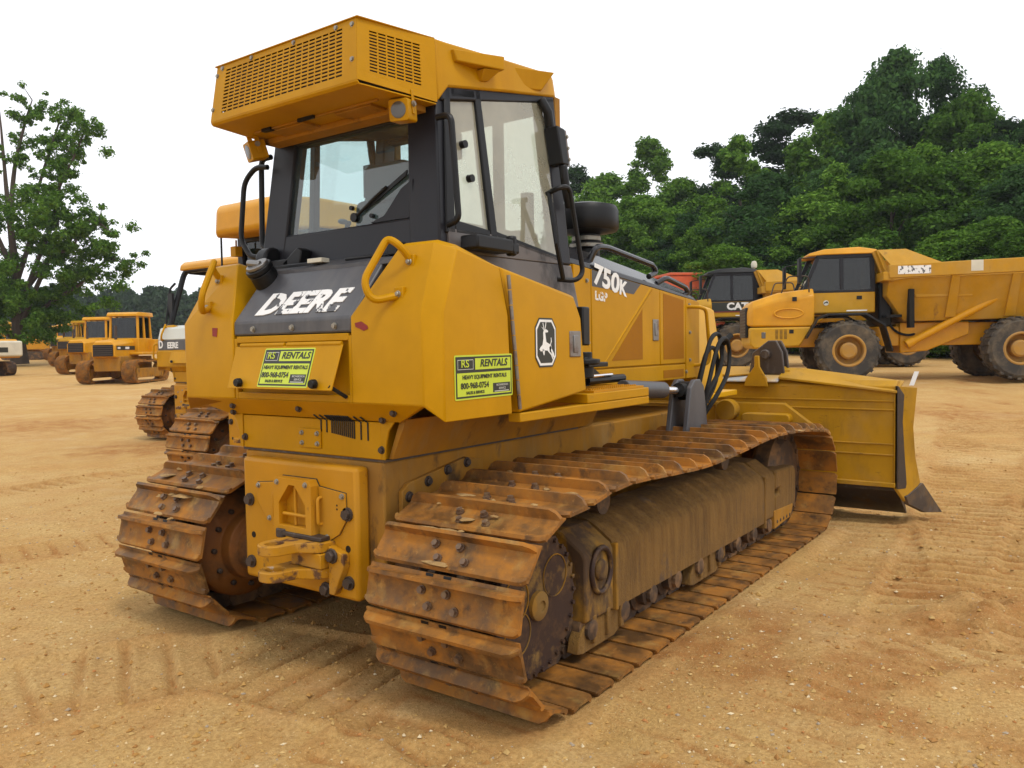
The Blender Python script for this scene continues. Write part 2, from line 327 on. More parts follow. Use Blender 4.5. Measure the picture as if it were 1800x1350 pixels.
# ------------------------------------------------------------------ ground
_G = rng.random((256, 256))
def vnoise(x, y):
    xi = np.floor(x).astype(int); yi = np.floor(y).astype(int); fx = x - xi; fy = y - yi
    fx = fx * fx * (3 - 2 * fx); fy = fy * fy * (3 - 2 * fy)
    g = lambda a, b: _G[a & 255, b & 255]
    return (g(xi, yi) * (1 - fx) + g(xi + 1, yi) * fx) * (1 - fy) + (g(xi, yi + 1) * (1 - fx) + g(xi + 1, yi + 1) * fx) * fy
def fbm(x, y, o=4):
    s = 0; a = .5
    for k in range(o): s = s + a * (vnoise(x * 2 ** k + 17 * k, y * 2 ** k + 31 * k) - .5); a *= .5
    return s
def gpix(px, py):     # ground point (z = 0) seen at a pixel
    d = _fw + _r2 * (px - 900) / FPX - _u2 * (py - 675) / FPX; return (CAM + d * (-CAM[2] / d[2]))[:2]
def band(X, Y, pts, width, pitch, depth, seed):
    """grouser prints left by a track that rolled along a polyline"""
    best = np.full(X.shape, 1e9); S = np.zeros(X.shape); acc = 0; sgn = np.zeros(X.shape)
    for (a, b) in zip(pts[:-1], pts[1:]):
        a = np.array(a); b = np.array(b); L = np.linalg.norm(b - a); d = (b - a) / L
        s = (X - a[0]) * d[0] + (Y - a[1]) * d[1]; t = np.clip(s, 0, L)
        dist = np.hypot(X - a[0] - d[0] * t, Y - a[1] - d[1] * t); k = dist < best
        best = np.where(k, dist, best); S = np.where(k, acc + t, S); sgn = np.where(k, -(X - a[0]) * d[1] + (Y - a[1]) * d[0], sgn); acc += L
    e = best - width / 2
    inside = 1 - sst(-.03, .03, e + .05 * fbm(X * 3, Y * 3, 2))
    ends = sst(.0, .4, S) * (1 - sst(acc - .4, acc, S))
    ph = (S + .03 * fbm(X * 2 + seed, Y * 2, 2)) / pitch; ph = ph - np.floor(ph)
    gro = np.exp(-((ph - .5) / .10) ** 2) - .5 * np.exp(-((ph - .70) / .09) ** 2)
    fade = np.clip(.70 + 2.4 * fbm(X * .9 + seed, Y * .9 - seed, 3), .12, 1.2)
    berm = np.exp(-((e - .04) / .045) ** 2) * (.5 + 1.2 * np.clip(vnoise(X * 5, Y * 5), 0, 1))
    return ends * (-depth * .40 * inside - depth * gro * inside * fade + depth * .4 * berm * fade), ends * fade * (np.clip(gro, 0, 1) * inside * .9 + .35 * inside + .5 * berm)
def ground_height(U, W):
    X, Y = xy(U, W)
    z = rise(U, W)
    near = 1 - sst(25, 60, np.hypot(U, W))
    z = z + near * (.055 * fbm(X * .35, Y * .35, 3) + .016 * fbm(X * 2.1, Y * 2.1, 4) + .016 * fbm(X * 7, Y * 7, 3) + .008 * fbm(X * 24, Y * 24, 2))
    lump = np.clip(fbm(X * .8 + 5, Y * .8 + 9, 4) - .06, 0, 1); z = z + near * lump * .16 * np.clip(vnoise(X * 7, Y * 7) + .2, 0, 1)
    g = gpix; damp = np.zeros(X.shape)
    B = [([g(-250, 905), g(150, 842), g(420, 805)], .62, .21, .030), ([g(-200, 1010), g(200, 950), g(420, 930)], .55, .21, .012),
         ([g(-300, 1300), g(100, 1205), g(420, 1150), g(800, 1235), g(1050, 1420)], .9, .22, .026),
         ([g(-200, 760), g(250, 735)], .8, .22, .03), ([g(-200, 705), g(240, 690)], .8, .22, .02),
         ([g(500, 1500), g(760, 1290), g(1000, 1150)], .7, .21, .012),
         ([g(1720, 1180), g(1740, 900), g(1730, 760), g(1725, 700)], 1.25, .21, .018),
         ([g(1530, 1010), g(1515, 880), g(1560, 800)], .8, .21, .020), ([g(1900, 1040), g(1880, 800), g(1850, 710)], 1.0, .22, .024),
         ([g(1100, 1500), g(1500, 1180), g(1900, 1090)], .5, .22, .007), ([g(1050, 1330), g(1330, 1140), g(1620, 960)], .5, .21, .005),
         ([g(-100, 660), g(150, 664), g(300, 690)], .9, .25, .02)]
    for i, (p, wd, pt, dp) in enumerate(B):
        dzz, dm = band(X, Y, p, wd, pt, dp * 1.9, i * 7.3); z = z + dzz; damp = np.maximum(damp, dm)
    # churned red heap right of the machine
    for (px, py, r, h) in ((1740, 1085, .45, .04), (1780, 1105, .4, .05), (1690, 1100, .3, .03), (1300, 1130, .5, .02), (1430, 1170, .4, .012), (1560, 1190, .5, .012), (1700, 1230, .6, .015), (1640, 745, 1.0, .02), (300, 900, .3, .015), (240, 790, .8, .02), (60, 755, 1.5, .03), (430, 870, .5, .03)):
        c = g(px, py); d = np.hypot(X - c[0], Y - c[1]) / r
        z = z + h * np.exp(-d * d) * (.4 + 1.4 * vnoise(X * 6, Y * 6)); damp = np.maximum(damp, np.exp(-d * d * .45) * 1.9 * vnoise(X * 4 + 3, Y * 4))
    # flat under the tracks
    for s in (-1, 1):
        k = (1 - sst(.50, .62, np.abs(Y - s * 1.124))) * (sst(-.05, .2, X) * (1 - sst(5.0, 5.2, X)))
        z = z * (1 - k) + k * (.012 + .006 * fbm(X * 8, Y * 8, 2))
        e = np.abs(np.abs(Y - s * 1.124) - .52); z = z + .022 * np.exp(-(e / .05) ** 2) * sst(.2, .5, X) * (1 - sst(4.6, 4.9, X)) * vnoise(X * 6, Y * 6)
    global DAMP; DAMP = damp
    return z
def axis(segs):
    o = [segs[0][0]]
    for a, b, st in segs:
        n = max(1, int(round((b - a) / st))); o += [a + (b - a) * (k + 1) / n for k in range(n)]
    return np.array(o)
ua = axis([(-30, 0, 3), (0, 1.4, .2), (1.4, 5.5, .022), (5.5, 12, .035), (12, 15, .07), (15, 30, .25), (30, 80, 1.5), (80, 420, 12)])
wa = axis([(-420, -80, 20), (-80, -20, 2), (-20, -9, .25), (-9, -4.5, .04), (-4.5, 4.5, .026), (4.5, 9, .06), (9, 20, .25), (20, 80, 2), (80, 420, 20)])
U, W = np.meshgrid(ua, wa, indexing='ij'); Z = ground_height(U, W); X, Y = xy(U, W); ground_damp = DAMP.copy()
me = bpy.data.meshes.new('ground'); nu, nw = U.shape; nv = nu * nw
me.vertices.add(nv); me.vertices.foreach_set('co', np.stack([X, Y, Z], -1).astype(np.float32).ravel())
idx = np.arange(nv).reshape(nu, nw); q = np.stack([idx[:-1, :-1], idx[:-1, 1:], idx[1:, 1:], idx[1:, :-1]], -1).reshape(-1, 4)[:, ::-1]
me.loops.add(q.size); me.loops.foreach_set('vertex_index', q.astype(np.int32).ravel())
me.polygons.add(len(q)); me.polygons.foreach_set('loop_start', np.arange(0, q.size, 4, dtype=np.int32)); me.polygons.foreach_set('use_smooth', np.ones(len(q), bool))
me.update(calc_edges=True)
at_ = me.attributes.new('damp', 'FLOAT', 'POINT'); at_.data.foreach_set('value', ground_damp.astype(np.float32).ravel())
gm, t, b = nodes_of('sandy_ground')
v = coords(t, per_object=False)
big = ramp(t, noise(t, v, .35, 6, .65), .35, .65); mid = ramp(t, noise(t, coords(t, (1, 1, 1), False), 1.6, 8, .7, .4), .42, .66)
fine = noise(t, v, 45, 4, .7); grit = noise(t, v, 150, 3, .7)
c = mixc(t, big, (.62, .42, .175), (.56, .34, .115))
c = mixc(t, mulf(t, mid, .6), c, (.50, .255, .085))
c = mixc(t, mulf(t, ramp(t, noise(t, v, .9, 6, .7), .58, .75), .7), c, (.46, .200, .060))
c = mixc(t, mulf(t, ramp(t, noise(t, v, .55, 6, .7), .55, .7), .5), c, (.64, .48, .26))
da = t.nodes.new('ShaderNodeAttribute'); da.attribute_name = 'damp'
c = mixc(t, mulf(t, mulf(t, ramp(t, da.outputs['Fac'], .12, .9), ramp(t, noise(t, v, 6, 5, .7), .25, .6)), .8), c, (.36, .140, .036))
c = mixc(t, ramp(t, fine, .35, .62), mixc(t, .55, c, (.25, .13, .038)), c)
c = mixc(t, ramp(t, grit, .60, .72), c, (.70, .54, .28))
c = mixc(t, mulf(t, ramp(t, noise(t, v, 110, 2, .7), .66, .74), .8), c, (.14, .075, .025))
t.links.new(c, b.inputs['Base Color']); b.inputs['Roughness'].default_value = .95; b.inputs['Specular IOR Level'].default_value = .15
bp = t.nodes.new('ShaderNodeBump'); bp.inputs['Strength'].default_value = .9; bp.inputs['Distance'].default_value = .02
t.links.new(addf(t, mulf(t, fine, .6), mulf(t, grit, .5)), bp.inputs['Height']); t.links.new(bp.outputs[0], b.inputs['Normal'])
M['sand'] = gm; me.materials.append(gm)
ground = bpy.data.objects.new('ground', me); col.objects.link(ground); ground['kind'] = 'structure'
ground['label'] = 'sandy orange ground of the yard with track prints'
# gravel: loose stones and clods near the camera, nobody could count them
def stones(name, n, smin, smax, m, urange, wk, label, seed):
    r = np.random.default_rng(seed); vs = []; fs = []
    base = np.array([(1, 0, 0), (-1, 0, 0), (0, 1, 0), (0, -1, 0), (0, 0, 1), (0, 0, -1)], float)
    tri = [(0, 2, 4), (2, 1, 4), (1, 3, 4), (3, 0, 4), (2, 0, 5), (1, 2, 5), (3, 1, 5), (0, 3, 5)]
    uu = urange[0] + (urange[1] - urange[0]) * r.random(n) ** 1.5; ww = (r.random(n) * 2 - 1) * uu * wk
    zz = ground_height(uu, ww); xx, yy = xy(uu, ww); ss = smin * (smax / smin) ** (r.random(n) ** 2.2)
    ok = ~((np.abs(np.abs(yy) - 1.124) < .5) & (xx > .1) & (xx < 4.9))
    for k in np.nonzero(ok)[0]:
        a = r.random() * 6.28; ca, sa = math.cos(a), math.sin(a); sc = ss[k] * (.6 + .8 * r.random(3)); sc[2] *= .7
        p = base * sc * (.75 + .5 * r.random((6, 1))); p = np.stack([p[:, 0] * ca - p[:, 1] * sa, p[:, 0] * sa + p[:, 1] * ca, p[:, 2]], -1)
        o = len(vs); vs += (p + np.array([xx[k], yy[k], zz[k] + ss[k] * .15])).tolist(); fs += [tuple(i + o for i in f) for f in tri]
    mb = MB(); mb.v = vs; mb.f = fs; mb.m = [0] * len(fs)
    me_ = bpy.data.meshes.new(name); me_.from_pydata(vs, [], fs); me_.materials.append(M[m])
    o = bpy.data.objects.new(name, me_); col.objects.link(o); o['kind'] = 'stuff'; o['label'] = label; o['category'] = 'gravel'
def island_mat(name, cols):
    m, t, b = nodes_of(name); g = t.nodes.new('ShaderNodeNewGeometry'); r = t.nodes.new('ShaderNodeValToRGB'); r.color_ramp.interpolation = 'CONSTANT'
    while len(r.color_ramp.elements) < len(cols): r.color_ramp.elements.new(.5)
    for i, cc in enumerate(cols): r.color_ramp.elements[i].position = i / len(cols); r.color_ramp.elements[i].color = (*cc, 1)
    t.links.new(g.outputs['Random Per Island'], r.inputs[0]); t.links.new(r.outputs[0], b.inputs['Base Color']); b.inputs['Roughness'].default_value = .9; return m
M['stone'] = island_mat('loose_stones', [(.54, .36, .14), (.60, .44, .22), (.46, .27, .08), (.36, .20, .06), (.64, .52, .32), (.50, .31, .10), (.34, .27, .19), (.42, .18, .05)])
M['clod'] = island_mat('sand_clods', [(.42, .25, .07), (.38, .20, .05), (.45, .29, .10), (.33, .16, .04)])
stones('gravel', 16000, .003, .013, 'stone', (1.6, 9), .72, 'small pale pebbles scattered over the sandy ground', 3)
stones('sand_clods', 9000, .004, .020, 'clod', (1.6, 12), .72, 'crumbled sand clods scattered over the ground', 5)
# ------------------------------------------------------------------ main bulldozer: x forward, y left, z up, rear of the tracks at x = 0
dz = empty('bulldozer', (0, 0, 0), 0, 'large yellow bulldozer in the foreground seen from behind, grille box on cab roof', 'bulldozer')
# --- track path (shoe plate surface), top front -> rear -> bottom -> front
RC, RR = (.52, .49), .455; FC, FR = (4.745, .475), .445
top = [(4.745, .92), (4.3, .965), (3.7, 1.0), (3.3, 1.005), (2.7, .975), (2.1, .955), (1.6, .975), (1.1, 1.0), (.85, .985), (.62, .945)]
path = [(p.x, p.z) for p in catmull([(x, 0, z) for x, z in top], 6)]
path += arc(RC, RR, 80, 265, 24)[0:] + [(.9, .03), (4.3, .03)] + arc(FC, FR, 275, 450, 24)[:-1]
path[-1:] = [path[-1]]
P = np.array(path + [path[0]]); seg = np.hypot(*(P[1:] - P[:-1]).T); cum = np.concatenate([[0], np.cumsum(seg)]); LEN = cum[-1]
NSH = int(round(LEN / .216))
def pat(s):
    s = s % LEN; return np.array([np.interp(s, cum, P[:, 0]), np.interp(s, cum, P[:, 1])])
SW = .4465
def shoe_mesh():
    mb = MB(); secs = []
    for y, gh, ex in ((-SW, .010, .018), (-SW + .02, .040, .004), (-SW + .05, .056, 0), (SW - .05, .056, 0), (SW - .02, .040, .004), (SW, .010, .018)):
        pr = [(-.106, -.014), (.066 - ex, -.014), (.088 - ex, -.014), (.093 - ex, .000), (.082 - ex, .013), (.066 - ex, .012), (.048, .002), (-.042, .002), (-.058, .008), (-.065, gh), (-.083, gh), (-.089, -.004), (-.106, -.007)]
        secs.append([(x, y, z) for x, z in pr])
    mb.loft(secs, 0)
    for x, y in ((-.028, -.10), (-.028, .045), (.038, -.055), (.038, .10)):
        mb.cyl((x, y, 0), (x, y, .012), .021, 10, 1); mb.cyl((x, y, .01), (x, y, .027), .0165, 6, 1)
    for y in (-.075, .03): mb.b6(-.105, -.091, y - .022, y + .022, -.008, -.004, 2)
    return mb.mesh('track_shoe', ['track', 'trackbolt', 'black'])
SHOE = shoe_mesh()
def chain_links():
    mb = MB()
    for k in range(NSH):
        s0 = (k + .5) * LEN / NSH; a, b = pat(s0 - .10), pat(s0 + .10); d = (b - a) / np.linalg.norm(b - a); n = np.array([d[1], -d[0]])
        c = (a + b) / 2 - n * .065
        Mx = Matrix(((d[0], 0, n[0], c[0]), (0, 1, 0, 0), (d[1], 0, n[1], c[1]), (0, 0, 0, 1)))
        q = MB()
        for y in (-.085, .085):
            q.prism([(-.115, -.035), (.115, -.035), (.115, .01), (.07, .047), (-.09, .047), (-.115, .01)], 'y', y - .02, y + .02)
        q.cyl((-.1, -.12, -.01), (-.1, .12, -.01), .026, 8)
        mb.join(q, Mx)
    return mb.mesh('track', ['chain'])
CHAIN = chain_links()
def disc(mb, c, y, r, teeth=0, th=.03, mi=0):
    pts = []
    n = 54
    for k in range(n):
        a = 2 * math.pi * k / n; rr = r * (1 + (.035 if (teeth and k % 3 == 0) else (-.02 if teeth else 0)))
        pts.append((c[0] + rr * math.cos(a), c[1] + rr * math.sin(a)))
    mb.prism(pts, 'y', y - th / 2, y + th / 2, mi)
def undercarriage(s):
    yc = 1.124 * s
    tr = bpy.data.objects.new('track', CHAIN); col.objects.link(tr); tr.parent = dz; tr.location = (0, yc, 0)
    for k in range(NSH):
        s0 = (k + .37) * LEN / NSH; a, b = pat(s0 - .10), pat(s0 + .10); d = (b - a) / np.linalg.norm(b - a); n = np.array([d[1], -d[0]]); c = (a + b) / 2
        o = bpy.data.objects.new('track_shoe', SHOE); col.objects.link(o); o.parent = tr
        o.matrix_local = Matrix(((d[0], 0, n[0], c[0]), (0, -1, 0, 0), (d[1], 0, n[1], c[1]), (0, 0, 0, 1)))
    Y = lambda o: yc + s * o      # o > 0 is outboard
    # sprocket: toothed ring on the chain, plain cover disc outboard, final drive inboard
    mb = MB(); disc(mb, RC, yc, .375, 1, .06); mb.lathe([(.30, -.12 * s), (.30, .12 * s)], (RC[0], yc, RC[1]), 'y', 32)
    sp = mb.build('sprocket', ['sprocket'], dz)
    mb = MB(); disc(mb, (.545, .468), Y(.20), .335, 1, .03)
    for k in range(30):
        a = 2 * math.pi * k / 30; mb.cyl((.545 + .322 * math.cos(a), Y(.21), .468 + .322 * math.sin(a)), (.545 + .322 * math.cos(a), Y(.228), .468 + .322 * math.sin(a)), .012, 6)
    for a in (-150 , 35, 160):
        cx, cz = .545 + .19 * math.cos(math.radians(a)), .468 + .19 * math.sin(math.radians(a))
        mb.ring([(cx + .105 * math.cos(t_), cz + .105 * math.sin(t_)) for t_ in np.linspace(0, 6.283, 25)[:-1]], [(cx + .101 * math.cos(t_), cz + .101 * math.sin(t_)) for t_ in np.linspace(0, 6.283, 25)[:-1]], 'y', Y(.21), Y(.2205), 1)
        mb.cyl((cx, Y(.21), cz), (cx, Y(.2175), cz), .094, 24, 0)
    mb.lathe([(.07, 0), (.07, .02 * s), (.05, .03 * s), (.028, .032 * s), (.026, .022 * s), (.001, .022 * s)], (.545, Y(.215), .468), 'y', 20, 2)
    mb.build('sprocket_cover', ['sprocket', 'capdirty', 'capdirty'], dz)
    mb = MB(); mb.lathe([(.17, -.56 * s), (.17, -.40 * s), (.21, -.38 * s), (.215, -.30 * s), (.30, -.27 * s), (.335, -.24 * s), (.34, -.16 * s), (.25, -.15 * s), (.25, 0)], (RC[0], yc, RC[1]), 'y', 36)
    for k in range(12):
        a = 2 * math.pi * k / 12; mb.cyl((RC[0] + .255 * math.cos(a), Y(-.31), RC[1] + .255 * math.sin(a)), (RC[0] + .255 * math.cos(a), Y(-.28), RC[1] + .255 * math.sin(a)), .018, 6, 1)
    mb.build('final_drive', ['final', 'boltdark'], dz, .006)
    # track frame in three muddy sections
    def sect(x, o=1.0, dz_=0): return [(x, Y(.225 * o), .245 + dz_), (x, Y(.225 * o), .585), (x, Y(.205 * o), .62), (x, Y(.06), .72), (x, Y(-.14), .73), (x, Y(-.19), .60), (x, Y(-.19), .245 + dz_)]
    def lumpy(x):
        o = [(.225, .245), (.227, .33), (.226, .42), (.227, .52), (.222, .585), (.20, .625), (.16, .655), (.11, .69), (.06, .72), (.0, .735), (-.07, .735), (-.14, .73), (-.19, .60), (-.19, .245)]; q = []
        for i, (a, z) in enumerate(o):
            n_ = float(fbm(np.array(x * 16.0 + i * 3.1), np.array(i * 1.7 + 40), 3)); n2 = float(fbm(np.array(x * 26.0 + i * 5), np.array(i * 2.3 + 9), 2)); k_ = .007 if 4 <= i <= 11 else .002
            q.append((x, Y(a + n_ * k_ * .5), z + (.5 * n_ + 1.3 * n2) * k_))
        return q
    mb = MB(); mb.loft([sect(.985, .98), sect(1.29, .98)])
    mb.ring([(1.14 + .115 * math.cos(t_), .50 + .135 * math.sin(t_)) for t_ in np.linspace(0, 6.283, 25)[:-1]], [(1.14 + .09 * math.cos(t_), .50 + .105 * math.sin(t_)) for t_ in np.linspace(0, 6.283, 25)[:-1]], 'y', Y(.215), Y(.245), 1)
    mb.lathe([(.06, 0), (.055, .03 * s), (.03, .035 * s), (.001, .035 * s)], (1.14, Y(.215), .50), 'y', 16, 2)
    fr = mb.build('track_frame', ['capdirty', 'sprocket', 'capdirty'], dz, .012)
    mb = MB(); mb.loft([lumpy(1.30 + 2.5 * k / 70) for k in range(71)]); mb.build('frame_cover', ['mud'], fr, ang=50)
    mb = MB(); mb.b6(1.296, 1.325, min(Y(.10), Y(.236)), max(Y(.10), Y(.236)), .235, .61); mb.build('frame_strap', ['capdirty'], fr, .006)
    mb = MB(); mb.b6(3.80, 3.83, min(Y(.10), Y(.236)), max(Y(.10), Y(.236)), .20, .62); mb.build('frame_strap', ['mud'], fr, .006)
    mb = MB()
    mb.loft([sect(3.832, .97), sect(4.10, .97)])
    mb.prism([(4.10, .22), (4.10, .42), (4.22, .42), (4.22, .47), (4.10, .47), (4.10, .63), (4.62, .61), (4.68, .56), (4.66, .30), (4.56, .20)], 'y', Y(.04), Y(.22))
    mb.build('idler_yoke', ['mud'], fr, .02)
    mb = MB(); mb.prism([(4.05, .15), (4.05, .30), (4.55, .28), (4.50, .18)], 'y', Y(.17), Y(.228))
    for k in range(5): mb.cyl((4.12 + .085 * k, Y(.22), .20), (4.12 + .085 * k, Y(.232), .20), .016, 8, 1)
    mb.build('guard_plate', ['yellow_dirty', 'boltdark'], fr, .004)
    # idler, rollers, carrier rollers, guards
    mb = MB(); mb.lathe([(.10, -.13), (.33, -.11), (.385, -.06), (.385, .06), (.33, .11), (.10, .13)], (FC[0], yc, FC[1]), 'y', 40); mb.build('front_idler', ['chain'], dz)
    for x in (1.05, 1.42, 1.78, 2.14, 2.5, 2.86, 3.22, 3.58, 3.94):
        mb = MB(); mb.lathe([(.05, -.20), (.08, -.19), (.08, -.14), (.118, -.13), (.118, -.06), (.095, -.05), (.095, .05), (.118, .06), (.118, .13), (.08, .14), (.08, .19), (.05, .20)], (x, yc, .205), 'y', 20)
        mb.lathe([(.055, 0), (.055, .045 * s), (.03, .05 * s)], (x, Y(.18), .20), 'y', 10, 0)
        mb.build('track_roller', ['chain'], dz)
    for x in (1.35, 3.2):
        mb = MB(); mb.lathe([(.03, -.13), (.075, -.13), (.075, -.06), (.055, -.05), (.055, .05), (.075, .06), (.075, .13), (.03, .135)], (x, yc, .825), 'y', 18)
        mb.b6(x - .05, x + .05, min(Y(-.16), Y(-.12)), max(Y(-.16), Y(-.12)), .75, .86); mb.build('carrier_roller', ['chain'], dz)
    for x0, x1 in ((.92, 1.50), (2.36, 3.0)):
        mb = MB(); mb.prism([(x0, .10), (x0 + .06, .085), (x1 - .18, .085), (x1, .16), (x1, .235), (x0 + .08, .235), (x0 + .02, .17)], 'y', Y(.14), Y(.205))
        for k in range(3): xk = x0 + .16 + k * (x1 - x0) * .26; mb.b6(xk - .018, xk + .018, min(Y(.15), Y(.225)), max(Y(.15), Y(.225)), .12, .27)
        mb.build('roller_guard', ['mud'], dz, .006)
undercarriage(-1); undercarriage(1)
# clods lying on the top run and the shoes
def clods():
    mb = MB(); r = random.Random(4)
    for s in (-1, 1):
        for k in range(190):
            s0 = r.uniform(0, 6.2); c = pat(s0); d = pat(s0 + .02) - c; d = d / np.linalg.norm(d); n = np.array([d[1], -d[0]])
            if n[1] < .35: continue
            big_ = k < 60
            y = s * 1.124 + (r.gauss(0, .12) if r.random() < .8 else r.uniform(-.4, .4)) ; R = r.uniform(.006, .020) * (1.5 if r.random() < .12 else 1)
            p = Vector((c[0] + n[0] * .004, y, c[1] + n[1] * .004))
            sx_, sy_, sz_ = (r.uniform(.02, .05), r.uniform(.035, .10), r.uniform(.006, .016)) if big_ else (R * r.uniform(.8, 1.6), R * r.uniform(.9, 2.4), R * r.uniform(.35, .8)); n8 = 8; jj = [[r.uniform(.75, 1.25) for _ in range(n8)] for _ in range(3)]
            vs = [p + Vector((sx_ * rr_ * jj[k][i] * math.cos(i * .785), sy_ * rr_ * jj[k][i] * math.sin(i * .785), sz_ * h_ * jj[k][(i + 3) % n8])) for k, (rr_, h_) in enumerate(((1.1, -.1), (.85, .45), (.45, .85))) for i in range(n8)] + [p + Vector((0, 0, sz_))]
            mb.add(vs, [(k * n8 + i, k * n8 + (i + 1) % n8, (k + 1) * n8 + (i + 1) % n8, (k + 1) * n8 + i) for k in range(2) for i in range(n8)] + [(16 + i, 16 + (i + 1) % n8, 24) for i in range(n8)])
    o = mb.build('mud_clods', ['mudclod'], dz, ang=60); o['kind'] = 'stuff'
clods()

# --- rear: hitch plate, case, neck
mb = MB(); mb.b6(.225, .32, -.465, .465, .41, 1.10, 0); hp = mb.build('hitch_plate', ['yellow_worn'], dz, .022)
for y, z in ((.40, .86), (-.40, .86), (.40, .505), (-.40, .505)):
    mb = MB(); mb.cyl((.226, y, z), (.214, y, z), .036, 16, 0); mb.cyl((.215, y, z), (.195, y, z), .027, 6, 0); mb.build('bolt', ['boltdark'], hp)
for y, z in ((.38, .66), (-.395, .68)):
    mb = MB(); mb.cyl((.2245, y, z), (.223, y, z), .018, 12, 0); mb.build('bolt_hole', ['black'], hp)
mb = MB(); mb.prism([(.325, .965), (.125, .985), (.125, .74), (.19, .74), (.265, .79), (.325, .87)], 'x', .214, .2255); mb.bolt((.214, .31, .95), '-x'); mb.bolt((.214, .22, .775), '-x'); mb.build('cover_plate', ['yellow_worn', 'bolt'], hp, .003)
mb = MB(); mb.prism([(-.19, .985), (-.39, .965), (-.395, .83), (-.34, .75), (-.25, .70), (-.19, .72)], 'x', .214, .2255); mb.bolt((.214, -.37, .95), '-x'); mb.bolt((.214, -.25, .725), '-x')
for z in (.90, .88): mb.cyl((.2145, -.33, z), (.213, -.33, z), .006, 8, 2)
mb.build('cover_plate', ['yellow_worn', 'bolt', 'black'], hp, .003)
def dark_outline(pts, k=1.03):  # added dark rim, painting in the shaded gap round each cover
    cy = sum(p[0] for p in pts) / len(pts); cz = sum(p[1] for p in pts) / len(pts); mb = MB(); mb.prism([(cy + (p[0] - cy) * k, cz + (p[1] - cz) * k) for p in pts], 'x', .2225, .2255); mb.build('dark_outline', ['ink'], hp)
dark_outline([(.325, .965), (.125, .985), (.125, .74), (.19, .74), (.265, .79), (.325, .87)]); dark_outline([(-.19, .985), (-.39, .965), (-.395, .83), (-.34, .75), (-.25, .70), (-.19, .72)]); dark_outline([(.12, .99), (.10, 1.02), (-.165, 1.02), (-.185, .99), (-.185, .70), (.12, .70)], 1.04)
outer = [(.12, .99), (.10, 1.02), (-.165, 1.02), (-.185, .99), (-.185, .70), (.12, .70)]
inner = [(.075, .885), (-.01, .985), (-.055, .985), (-.14, .885), (-.14, .765), (.075, .765)]
mb = MB(); mb.ring(outer, inner, 'x', .165, .2255); mb.bolt((.166, .085, .995), '-x'); mb.bolt((.166, -.145, .995), '-x')
mb.tube([(.19, -.035, .77), (.19, -.035, .975)], .009, 8, 0); mb.tube([(.185, .06, .825), (.185, -.14, .825)], .010, 8, 0)
mb.prism([(.08, .89), (-.01, .99), (-.055, .99), (-.145, .89), (-.145, .76), (.08, .76)], 'x', .2195, .2222)
mb.build('hitch_bracket', ['yellow_worn', 'bolt'], hp, .004)
for y in (.15, -.21):
    mb = MB(); mb.tube(bend([(.226, y, .93), (.19, y, .93), (.19, y, .79), (.226, y, .79)], .02, 3), .009, 8); mb.build('pull_handle', ['yellow_worn'], hp)
def lug(z):
    pts = arc((.02, -.07), .085, 90, 270, 10) + [(.08, -.17), (.14, -.28), (.226, -.30), (.226, -.02), (.13, .0), (.08, .01)]
    n = 17; hole = [(0.02 + .05 * math.cos(a), -.07 + .05 * math.sin(a)) for a in np.linspace(math.pi / 2, math.pi * 2.5, n + 1)[:-1]]
    mb = MB(); mb.ring(pts, hole, 'z', z - .026, z + .026); return mb
cl = lug(.685).build('hitch_clevis', ['hitch_worn'], hp, .006)
lug(.55).build('clevis_lug', ['hitch_worn'], cl, .006)
mb = MB(); mb.prism([(-.30, .69), (-.40, .66), (-.405, .60), (-.33, .44), (-.29, .44), (-.29, .69)], 'x', .18, .2255); mb.b6(.13, .2255, -.29, -.06, .578, .656)
mb.bolt((.18, -.325, .645), '-x', .03, .03); mb.bolt((.2, -.25, .455), '-x', .03, .03); mb.build('clevis_mount', ['hitch_worn', 'boltdark'], cl, .005)
mb = MB(); mb.cyl((.18, .06, .70), (.18, .06, .745), .04, 12); mb.b6(.15, .2255, -.27, .06, .713, .735); mb.build('hitch_pin', ['bladesteel'], cl, .004)
# main case between the tracks
mb = MB(); mb.b6(.321, 4.3, -.565, .565, .46, 1.125); mb.build('main_case', ['yellow_dirty'], dz, .012)
for s in (-1, 1):
    mb = MB(); mb.prism([(.42, .80), (.42, .96), (.47, 1.0), (.95, 1.08), (1.1, 1.05), (1.1, .80)], 'y', s * .566, s * .595)
    for x, z in ((.47, .93), (.62, .99), (.78, 1.03), (.95, 1.05), (.60, .86)): mb.bolt((x, s * .595, z), ('-' if s < 0 else '') + 'y', .022, .02)
    mb.build('side_flange', ['yellow_dirty', 'boltdark'], dz, .008)
# neck: sheet between case and tank
mb = MB()
mb.loft([[(x0, -.565, z), (x0, .565, z), (2.3, .565, z), (2.3, -.565, z)] for x0, z in ((.312, 1.138), (.312, 1.33))] , 0)
neck = mb.build('neck_sheet', ['yellow'], dz, .006)
mb = MB()
for s in (-1, 1):
    mb.prism([(s * .566, 1.14), (s * .566, 1.335), (s * .66, 1.335), (s * .62, 1.29), (s * .60, 1.22), (s * .59, 1.14)], 'x', .306, .318)
mb.hexa([(.306, -.70, 1.335), (.33, -.70, 1.335), (.33, .70, 1.335), (.306, .70, 1.335)], [(.20, -.955, 1.432), (.23, -.955, 1.432), (.23, .955, 1.432), (.20, .955, 1.432)])
for y, x, z in ((.56, .245, 1.387), (-.02, .245, 1.387), (-.72, .245, 1.387), (.62, .29, 1.345), (-.60, .29, 1.345)): mb.bolt((x, y, z), '-x', .015, .02)
for y, z in ((.545, 1.20), (-.57, 1.19)): mb.bolt((.31, y, z), '-x', .016, .02)
mb.build('apron', ['yellow', 'boltdark'], neck, .003)
mb = MB()
